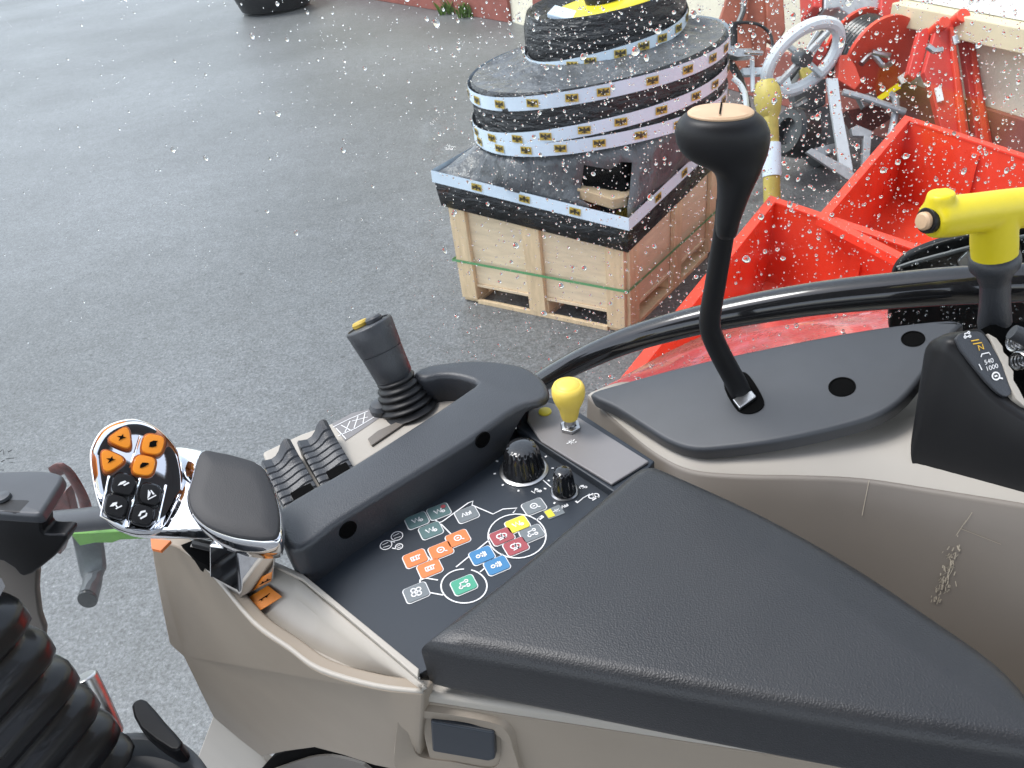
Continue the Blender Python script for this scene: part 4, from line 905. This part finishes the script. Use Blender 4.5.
# ================================================================== LEVER HOUSING
ho = thing('lever_housing', 'black wedge housing with printed gear symbols below the yellow T-handle', 'housing', A(960, 480, -.43))
f0 = A(911, 462, -.43); f1 = A(1024, 499, -.426); fd = (f1-f0).normalized(); fn = V((fd.y, -fd.x, 0)); fn = fn if fn.y < 0 else -fn
ff = lambda x, y, o=0: AP(x, y, f0-fn*o, fn)
def rowp(px, o, n=6): return smooth_path([ff(x, y, o_) for (x, y), o_ in zip(px, o)], n)
r_bot = rowp([(925, 400), (913, 430), (911, 457), (917, 469), (932, 474), (955, 480), (985, 489), (1024, 500), (1085, 517)], [.05, .012, 0, 0, 0, 0, 0, 0, 0])
r_rid = rowp([(930, 352), (925, 347), (932, 340), (945, 339), (957, 349), (968, 366), (978, 381), (997, 399), (1024, 418), (1085, 458)][:9], [.055, .03, .022, .016, .015, .014, .012, .010, .008])
r_inn = rowp([(938, 345), (938, 338), (948, 333), (964, 331), (979, 329), (990, 341), (1004, 362), (1014, 388), (1040, 412)], [.06, .045, .042, .04, .04, .038, .036, .034, .03])
mixr = lambda a, b, t: [p.lerp(q, t) for p, q in zip(a, b)]
for r_ in (r_bot, r_rid, r_inn): r_.append(r_[-1]-fn*.02+fd*.012); r_.append(r_[-1]-fn*.05)
g = G(); rr0 = mixr(r_rid, r_bot, .10); rr1 = mixr(r_rid, r_inn, .22)
g.rings([r_bot, mixr(r_bot, r_rid, .5), rr0, [((a_+b_)/2).lerp(c_, .45) for a_, b_, c_ in zip(rr0, rr1, r_rid)], rr1, r_inn, [p-UP*.02 for p in r_inn], [p-UP*.06 for p in r_inn]], caps=False, closed=False)
house = finish('housing_shell', g, M['black'], ho, ang=60)
# printed strip on the top ridge
i_ = 6*4; sp0, sp1, sp2 = r_rid[i_], r_rid[6*7], r_inn[6*6]
tn = (sp1-sp0).cross(sp2-sp0).normalized(); tn = tn if tn.z > 0 else -tn
tq = lambda x, y, o=0: AP(x, y, sp0+tn*(.0022+o), tn)
g = G(); st = smooth_path([tq(x, y) for x, y in ((956, 338), (978, 331), (989, 341), (1003, 364), (1012, 387), (1009, 396), (999, 393), (980, 373))], 3, closed=True); g.prism(st, tn*-.003); strip2 = finish('symbol_strip', g, M['rail'], ho, bevel=.001)
def text(txt, c, ex_, ey_, size, m, parent, name='printed_text'):
    cu_ = bpy.data.curves.new('t', 'FONT'); cu_.body = txt; cu_.size = size; cu_.align_x = 'CENTER'; cu_.align_y = 'CENTER'
    to = bpy.data.objects.new('t', cu_); COL.objects.link(to); dg = bpy.context.evaluated_depsgraph_get(); me = bpy.data.meshes.new_from_object(to.evaluated_get(dg))
    bpy.data.objects.remove(to)
    off = ROOT[parent]; nz_ = ex_.cross(ey_)
    for v_ in me.vertices: q = c+ex_*v_.co.x+ey_*v_.co.y; v_.co = q-off
    me.materials.clear(); me.materials.append(m); o = bpy.data.objects.new(name, me); COL.objects.link(o); o.parent = parent; ROOT[o] = off; return o
cx_ = (tq(996, 358.5)-tq(986, 361.5))/10; cy_ = (tq(987, 352)-tq(990, 362))/10
text('540', tq(989, 361.5, .0006), cx_, cy_, 6.2, M['white'], strip2); text('1000', tq(992, 367.5, .0006), cx_, cy_, 6.2, M['white'], strip2); text('N', tq(981, 347.5, .0006), cx_, cy_, 8, M['goldmark'], strip2)
g = G(); E1s, E2s = E1, E2; E1, E2 = cx_, cy_
glyph(g, tq(967, 335, .0006), 'net', 4.6, tn); glyph(g, tq(996, 376, .0006), 'circ', 7, tn)
for l in ([(979, 364), (982, 370)], [(981, 357), (982, 354), (989, 352.5), (990.5, 355)]): g.stroke([tq(x, y, .0006) for x, y in l], .0008, tn)
g.mi = 1
for l in ([(971, 341), (979, 339.5)], [(973, 344), (982, 342.5)]): g.stroke([tq(x, y, .0006) for x, y in l], .0008, tn)
E1, E2 = E1s, E2s
finish('printed_symbols', g, [M['white'], M['goldmark']], strip2, recalc=False)
# gate with a notched cream edge and spring
gp0 = tq(1000, 350)
g = G(); zz = [(988, 332), (1000, 338), (1003, 345), (1010, 350), (1010, 358), (1016, 365), (1016, 375), (1021, 385), (1023, 398), (1036, 412), (1044, 408), (1030, 392), (1027, 376), (1022, 362), (1017, 348), (1008, 336), (996, 328)]
zz = [(988, 333), (997, 338), (1003, 346), (1004, 352), (1009, 357), (1009, 365), (1014, 371), (1014, 380), (1019, 388), (1024, 398), (1030, 408), (1024, 406), (1016, 398), (1010, 384), (1003, 364), (994, 345)]
g.prism([tq(x, y, .001) for x, y in zz], tn*-.02); finish('notched_gate', g, M['beige_pale_lit'], ho, bevel=.0008)
g = G(); pc0, pc1 = tq(1012, 342, -.02), tq(1040, 352, -.02); n = 9*14; dvec = (pc1-pc0); u1, u2 = perp(dvec)
for (pa, pb) in (((1012, 343), (1045, 337)), ((1016, 361), (1048, 356))):
    pc0, pc1 = tq(*pa, -.016), tq(*pb, -.016); dvec = pc1-pc0; u1, u2 = perp(dvec)
    g.tube([pc0+dvec*(i/n)+u1*(.006*math.cos(2*PI*9*i/n))+u2*(.006*math.sin(2*PI*9*i/n)) for i in range(n+1)], .0011, 6)
finish('spring', g, M['steel'], ho)
g = G(); g.prism([tq(x, y, -.03) for x, y in ((990, 325), (1060, 318), (1070, 420), (1030, 410))], tn*-.02); finish('gate_recess', g, M['hole'], ho)
g = G(); g.tube(smooth_path([tq(x, y, .008) for x, y in ((1012, 332), (1026, 338), (1045, 352))], 4), .006, 12, flat=.6); finish('gate_cover', g, M['rail'], ho)

# ================================================================== YELLOW T LEVER
tb0 = A(994, 333, -.362); tk = (tb0-EYE).dot(NW); TP = lambda x, y, o=0: AN(x, y, tk+o)
tl = thing('t_handle_lever', 'yellow T-handle lever with tan end button on a dark grey stem', 'lever', tb0)
P = [TP(x, y) for x, y in ((994, 334), (994.5, 322), (995, 300), (995, 275), (994.5, 262))]; k = pm(P[0])
g = G(); g.tube(P, [13*k, 15*k, 13.2*k, 13.2*k, 15*k], 24); finish('stem', g, M['rail'], tl)
g = G(); g.tube([TP(994, 336), TP(994, 331)], 8*k, 16); finish('ferrule', g, M['steel'], tl)
g = G(); g.tube([TP(994.5, y_) for y_ in (252, 256, 262, 267, 274, 282)], [17*k, 21.5*k, 22*k, 21*k, 15.5*k, 13.4*k], 24); finish('collar', g, M['rail'], tl, ang=60)
g = G(); P = [TP(x, y) for x, y in ((994.5, 258), (994, 240), (994, 215))]; g.tube(P, [19.5*k, 20*k, 19*k], 24)
PB = [TP(*q) for q in ((930, 220, -.036), (934, 218.5, -.034), (950, 216.5, -.026), (975, 213, -.012), (1000, 210, .003), (1030, 207, .022), (1062, 204, .04))]; g.tube(PB, [15*k, 17.5*k, 18.5*k, 18*k, 18.5*k, 19*k, 18*k], 24)
P = [TP(x, y, -.031) for x, y in ((939, 218), (940, 205), (941.5, 192))]; g.tube(P, [14*k, 13*k, 11*k], 20)
finish('handle', g, M['yellow'], tl, remesh=.0016)
eD = (PB[0]-PB[2]).normalized(); p_ = PB[0]
g = G(); g.tube([p_-eD*.004, p_+eD*.004], 11.5*k, 24); finish('button_ring', g, M['black'], tl, bevel=.001)
g = G(); g.lathe(p_+eD*.0035, eD, [(8*k, 0), (8*k, .003), (6.4*k, .0045), (.0004, .005)], 24); finish('end_button', g, M['tan'], tl)

# ================================================================== WINDOW: bar, pane, rain
bar = [AN(x, y, .655) for x, y in ((430, 470), (480, 425), (520, 396), (560, 371), (620, 343), (700, 320), (800, 301), (900, 290), (985, 284), (1100, 281), (1300, 284), (1550, 292))]
P = smooth_path(bar, 6); g = G()
rad = [.0115+.0055*min(1, max(0, (i/len(P)-.17)*1.95)) for i in range(len(P))]
g.tube(P, rad, 20); gr = finish('grab_rail', g, M['gloss'], ang=60); tag(gr, 'glossy black curved bar sweeping across the side window', 'rail')
g = G()
KG = .70
def on_pane(x, y, k=KG): return AN(x, y, k)
p0 = EYE+NW*KG
cor = [p0-TW*1.9-UP*1.9, p0+TW*1.5-UP*1.9, p0+TW*1.5+UP*.75, p0-TW*1.9+UP*.75]
g.prism(cor, NW*.005); win = thing('cab_window', 'large clear side window pane of the cab dotted with rain', 'window', p0-UP*1.9)
finish('glass', g, M['glass'], win)
g = G()
rnd = random.Random(3)
for l in ([(0, 452), (3, 449), (4, 455)], [(6, 459), (14, 458)], [(1, 462), (5, 460)], [(9, 462), (15, 463)], [(0, 470), (4, 470)], [(8, 452), (12, 450)]): g.stroke([on_pane(x, y, KG-.001) for x, y in l], .0012, -NW)
finish('glass_stamp', g, M['hole'], win, recalc=False)
# raindrops: low water domes on the outer side
def dens(x, y):
    if y > 430: return .05
    d = .10+.35*max(0, 1-((x-330)/330)**2)*max(0, 1-y/260)
    if x > 430: d = .55+.45*min(1, (x-430)/120)
    if y > 330: d *= .75
    if x < 300: d = .24*(1-y/500)+.07
    return d
bm = bmesh.new(); cnt = 0
def dome(c, r, sx, h):
    vs = []; U_ = TW; W_ = UP; jit = [rnd.uniform(.85, 1.15) for _ in range(10)]
    rings_ = []
    for rr_, hh in ((1, 0), (.9, .45), (.62, .82), (.28, .98)):
        rings_.append([bm.verts.new(c+(U_*(math.cos(2*PI*i/10)*sx)+W_*math.sin(2*PI*i/10))*(r*rr_*jit[i])+NW*(h*hh)) for i in range(10)])
    for a, b in zip(rings_, rings_[1:]):
        for i in range(10): bm.faces.new([a[i], a[(i+1) % 10], b[(i+1) % 10], b[i]])
    bm.faces.new(rings_[-1]); bm.faces.new(rings_[0][::-1])
tries = 0
while cnt < 13500 and tries < 140000:
    tries += 1
    x = rnd.uniform(-120, 1330); y = rnd.uniform(-30, 760)
    if rnd.random() > dens(x, y): continue
    r = min(.0033, .00036*math.exp(abs(rnd.gauss(0, .72)))); c = on_pane(x, y, KG+.0052)
    if (x < 420): r *= .9
    dome(c, r*rnd.uniform(.8, 1.4), rnd.uniform(.6, 1.0), r*rnd.uniform(.4, .75)); cnt += 1
gx = G(); gx.b.free(); gx.b = bm
tag(finish('raindrops', gx, M['drop'], loc=p0, ang=180), 'clear rain droplets scattered over the outside of the window', 'raindrops', kind='stuff')
# tractor fender outside, wet red
nearr = [(602, 396, .74), (645, 388, .74), (720, 370, .74), (840, 348, .74), (960, 330, .74), (1100, 320, .74), (1300, 310, .74), (1600, 300, .74)]
farr = [(606, 386, .80), (672, 350, .98), (740, 322, 1.0), (840, 304, 1.0), (960, 290, 1.0), (1100, 285, 1.0), (1300, 280, 1.0), (1600, 275, 1.0)]
rn_ = smooth_path([AN(*q) for q in nearr], 5); rf = smooth_path([AN(*q) for q in farr], 5)
mid = [(a+b)/2+UP*.012 for a, b in zip(rn_, rf)]
g = G(); g.rings([[p-UP*.15 for p in rn_], rn_, [a.lerp(b, .5)*.5+m_*.5 for a, b, m_ in zip(rn_, rf, mid)], rf, [p-UP*.12+NW*.02 for p in rf]], caps=False, closed=False)
tag(finish('tractor_fender', g, M['redfender'], solid=.006, ang=60), 'wet red fender curving just outside the window below the black bar', 'fender')
# black lamp housing outside behind the T handle
lh = thing('lamp_housing', 'glossy black curved housing outside the window behind the T-handle', 'housing', AN(960, 330, .8))
g = G(); kx = smooth_path([AN(x, y, .722) for x, y in ((889, 322), (890, 300), (893, 274), (905, 258), (930, 246), (965, 236), (1030, 224), (1100, 214), (1110, 330), (1000, 336), (900, 334))], 4, closed=True); g.prism(kx, NW*.012); finish('housing_shell', g, M['deep'], lh, bevel=.008, seg=4)
g = G(); g.tube(smooth_path([AN(x, y, .719) for x, y in ((897, 268), (915, 262), (945, 254), (985, 244), (1060, 230))], 4), .0022, 8); finish('trim_edge', g, M['darkmetal'], lh)
g = G(); g.prism([AN(x, y, .7195) for x, y in ((957, 262), (966, 252), (980, 247), (985, 258), (975, 266), (960, 267))], NW*.006); finish('clear_lens', g, M['steel'], lh, bevel=.002)

# ================================================================== FRONT LEFT: dash, bracket, handle, boot, pedal
dash = thing('dash_housing', 'black dashboard housing on a beige column at the cab front', 'dashboard', A(20, 640, -.8))
zt = -.50; dt = smooth_path([A(x, y, zt) for x, y in ((-60, 474), (0, 471), (40, 470), (58, 473), (62, 478), (54, 492), (44, 508), (38, 514), (20, 514), (-60, 508))], 4)
finish('top_cover', slab(dt, .014, .004), M['plate'], dash, ang=60)
dn0 = A(0, 512, zt); dvv = (A(42, 516, zt)-A(-40, 510, zt)).normalized(); dnn = V((dvv.y, -dvv.x, 0)); dnn = dnn if dnn.y < 0 else -dnn
g = G(); fp = [AP(x, y, dn0, dnn) for x, y in ((-60, 512), (0, 512), (34, 516), (41, 524), (44, 534), (66, 536), (60, 550), (48, 562), (24, 577), (4, 562), (-60, 545))]; g.prism(smooth_path(fp, 3, closed=True), -dnn*.02); finish('front_cowl', g, M['black'], dash, bevel=.003)
g = G(); fp = [AP(x, y, dn0-dnn*.02, dnn) for x, y in ((-60, 540), (10, 556), (36, 566), (37, 590), (40, 615), (44, 640), (20, 690), (-60, 700))]; g.prism(smooth_path(fp, 3, closed=True), -dnn*.008); finish('column_cover', g, M['well'], dash, bevel=.006)
g = G(); p = A(3, 498, zt+.001); g.lathe(p, UP, [(.008, 0), (.0075, .003), (.0004, .004)], 20); finish('screw_cap', g, M['plate'], dash)
arm = [AN(x, y, k_) for x, y, k_ in ((36, 524, .64), (80, 520, .64), (140, 514, .64), (215, 505, .64))]
g = G(); g.tube(arm, 11.5*pm(arm[0]), 20); tag(finish('crossbar', g, M['plate']), 'dark grey round bar running from dashboard to behind chrome lever', 'bar')
br = thing('mirror_bracket', 'dark wet bracket with green bar and hanging handle outside window front', 'bracket', AN(90, 605, .74))
g = G(); q = smooth_path([AN(x, y, .74) for x, y in ((54, 472), (64, 468), (74, 480), (84, 500), (88, 520))], 4); g.tube(q, .0125, 10, flat=.4, flatdir=NW); finish('band', g, M['darkred'], br)
g = G(); g.prism([AN(x, y, .78) for x, y in ((50, 505), (66, 490), (72, 515), (60, 555), (44, 545))], NW*.02); finish('red_plate', g, M['darkred'], br, bevel=.003)
g = G(); gp_ = [(70, 534), (110, 532), (170, 529), (170, 538), (120, 540), (112, 543), (95, 543), (80, 546)]; g.prism([AN(x, y, .735) for x, y in gp_], NW*.012); finish('green_bar', g, M['greenpaint'], br, bevel=.002)
g = G(); q = smooth_path([AN(x, y, k_) for x, y, k_ in ((86, 530, .82), (90, 550, .81), (93, 570, .79), (92, 584, .765), (88, 598, .735))], 5); g.tube(q, 16.5*pm(q[0]), 14, flat=.55, flatdir=NW); finish('hanging_handle', g, M['darkmetal'], br)
g = G(); p = q[-1]; dd = (q[-1]-q[-2]).normalized(); g.tube([p-dd*.002, p+dd*.006], 15*pm(p), 18, flat=.62, flatdir=NW); finish('handle_end', g, M['rubber'], br, bevel=.002)

# steering column boot
zb = -.60; cP = A(54, 640, zb); cQ = A(0, 697, zb); d1 = (cQ-cP).normalized(); d2 = V((-d1.y, d1.x, 0)); d2 = d2 if d2.x < 0 else -d2
if d2.dot(V((-1, .3, 0))) < 0: d2 = -d2
SD = .095; bc = cP+(d1+d2)*(SD)*.93
boot = thing('column_boot', 'black ribbed rubber boot round the steering column base', 'rubber boot', V((bc.x, bc.y, H-.84)))
R = []
for i in range(66):
    t = i/65; z = zb+.085-t*.285; ph_ = 2*PI*(t*5.7+.2); s_ = .84+.16*min(1, 1.45*(.5+.5*math.cos(ph_)))**.75
    s_ *= .98+.05*t
    ring_ = []
    for k_ in range(56):
        a = 2*PI*k_/56; ca, sa = math.cos(a), math.sin(a); e_ = 7.5
        q = (abs(ca)**e_+abs(sa)**e_)**(-1/e_); ring_.append(V((bc.x, bc.y, H+z))+(d1*ca+d2*sa)*(q*SD*s_))
    R.append(ring_)
g = G(); g.rings(R); finish('bellows', g, M['rubber'], boot, ang=80)
fc = A(80, 862, -.83); k = pm(fc)
g = G(); ro = (A(150, 733, -.83)-fc).length; g.lathe(fc, UP, [(ro, -.02), (ro, 0), (ro-.004, .003), (ro-.010, .003), (ro-.013, 0), (ro-.02, -.03), (ro*.4, -.04)], 64); finish('boot_flange', g, M['plate'], boot, ang=40)
g = G(); g.tube([A(84, 676, -.76), A(96, 700, -.79), A(112, 735, -.84)], .0145, 18); cl = finish('chrome_stub', g, M['steel'], bevel=.003, ang=50); tag(cl, 'short chrome stub beside the ribbed rubber boot', 'stub')
g = G(); g.prism(smooth_path([A(x, y, -.80) for x, y in ((131, 706), (137, 699), (146, 700), (165, 722), (181, 740), (180, 748), (170, 750), (140, 728))], 2, closed=True), UP*-.03); tag(finish('foot_pedal', g, M['deep'], bevel=.004), 'small black pedal beside the boot flange on cab floor', 'pedal')

g = G(); g.box(V((-.1, -.70, H+.52)), V((1.0, 0, 0)), V((0, .90, 0)), V((0, 0, .04))); tag(finish('cab_roof_shade', g, M['darkmetal'], bevel=.02), 'unseen dark cab roof slab, added to shade the cab and darken the chrome lever', 'roof')  # out-of-view slab, placed and sized to darken reflections and camera-facing sides
# ================================================================== LIGHT, SKY, CAMERA
w = bpy.data.worlds.new('World'); SC.world = w; w.use_nodes = True; N, L = w.node_tree.nodes, w.node_tree.links
sky = N.new('ShaderNodeTexSky'); sky.sky_type = 'NISHITA'; sky.sun_disc = False
SE, SR = math.radians(64), math.radians(-68)
sky.sun_elevation = SE; sky.sun_rotation = SR; sky.air_density = 1.0; sky.dust_density = 1.2; sky.ozone_density = 1.0
hs = N.new('ShaderNodeHueSaturation'); hs.inputs['Saturation'].default_value = .45
L.new(sky.outputs[0], hs.inputs['Color']); L.new(hs.outputs[0], N['Background'].inputs[0]); N['Background'].inputs[1].default_value = .15
sd = bpy.data.lights.new('sun', 'SUN'); sd.energy = .9; sd.angle = math.radians(22); sd.color = (1, .985, .96)
so = bpy.data.objects.new('sun', sd); COL.objects.link(so)
sv = V((math.sin(SR)*math.cos(SE)*-1*-1, math.cos(SR)*math.cos(SE), math.sin(SE)))
so.rotation_euler = sv.to_track_quat('Z', 'Y').to_euler(); so.location = sv*30
cd_ = bpy.data.cameras.new('camera'); co = bpy.data.objects.new('camera', cd_); COL.objects.link(co); SC.camera = co
cd_.sensor_width = 36; cd_.lens = 36*F/1024; cd_.clip_start = .02; cd_.clip_end = 300
co.matrix_world = Matrix(((cr.x, cu.x, -cf.x, 0), (cr.y, cu.y, -cf.y, 0), (cr.z, cu.z, -cf.z, H), (0, 0, 0, 1)))
cd_.dof.use_dof = True; cd_.dof.focus_distance = .72; cd_.dof.aperture_fstop = 28
SC.view_settings.view_transform = 'Standard'; SC.view_settings.look = 'None'; SC.view_settings.exposure = 1.5; SC.view_settings.gamma = 1
SC.cycles.max_bounces = 10; SC.cycles.transparent_max_bounces = 12; SC.cycles.caustics_refractive = False; SC.cycles.caustics_reflective = False
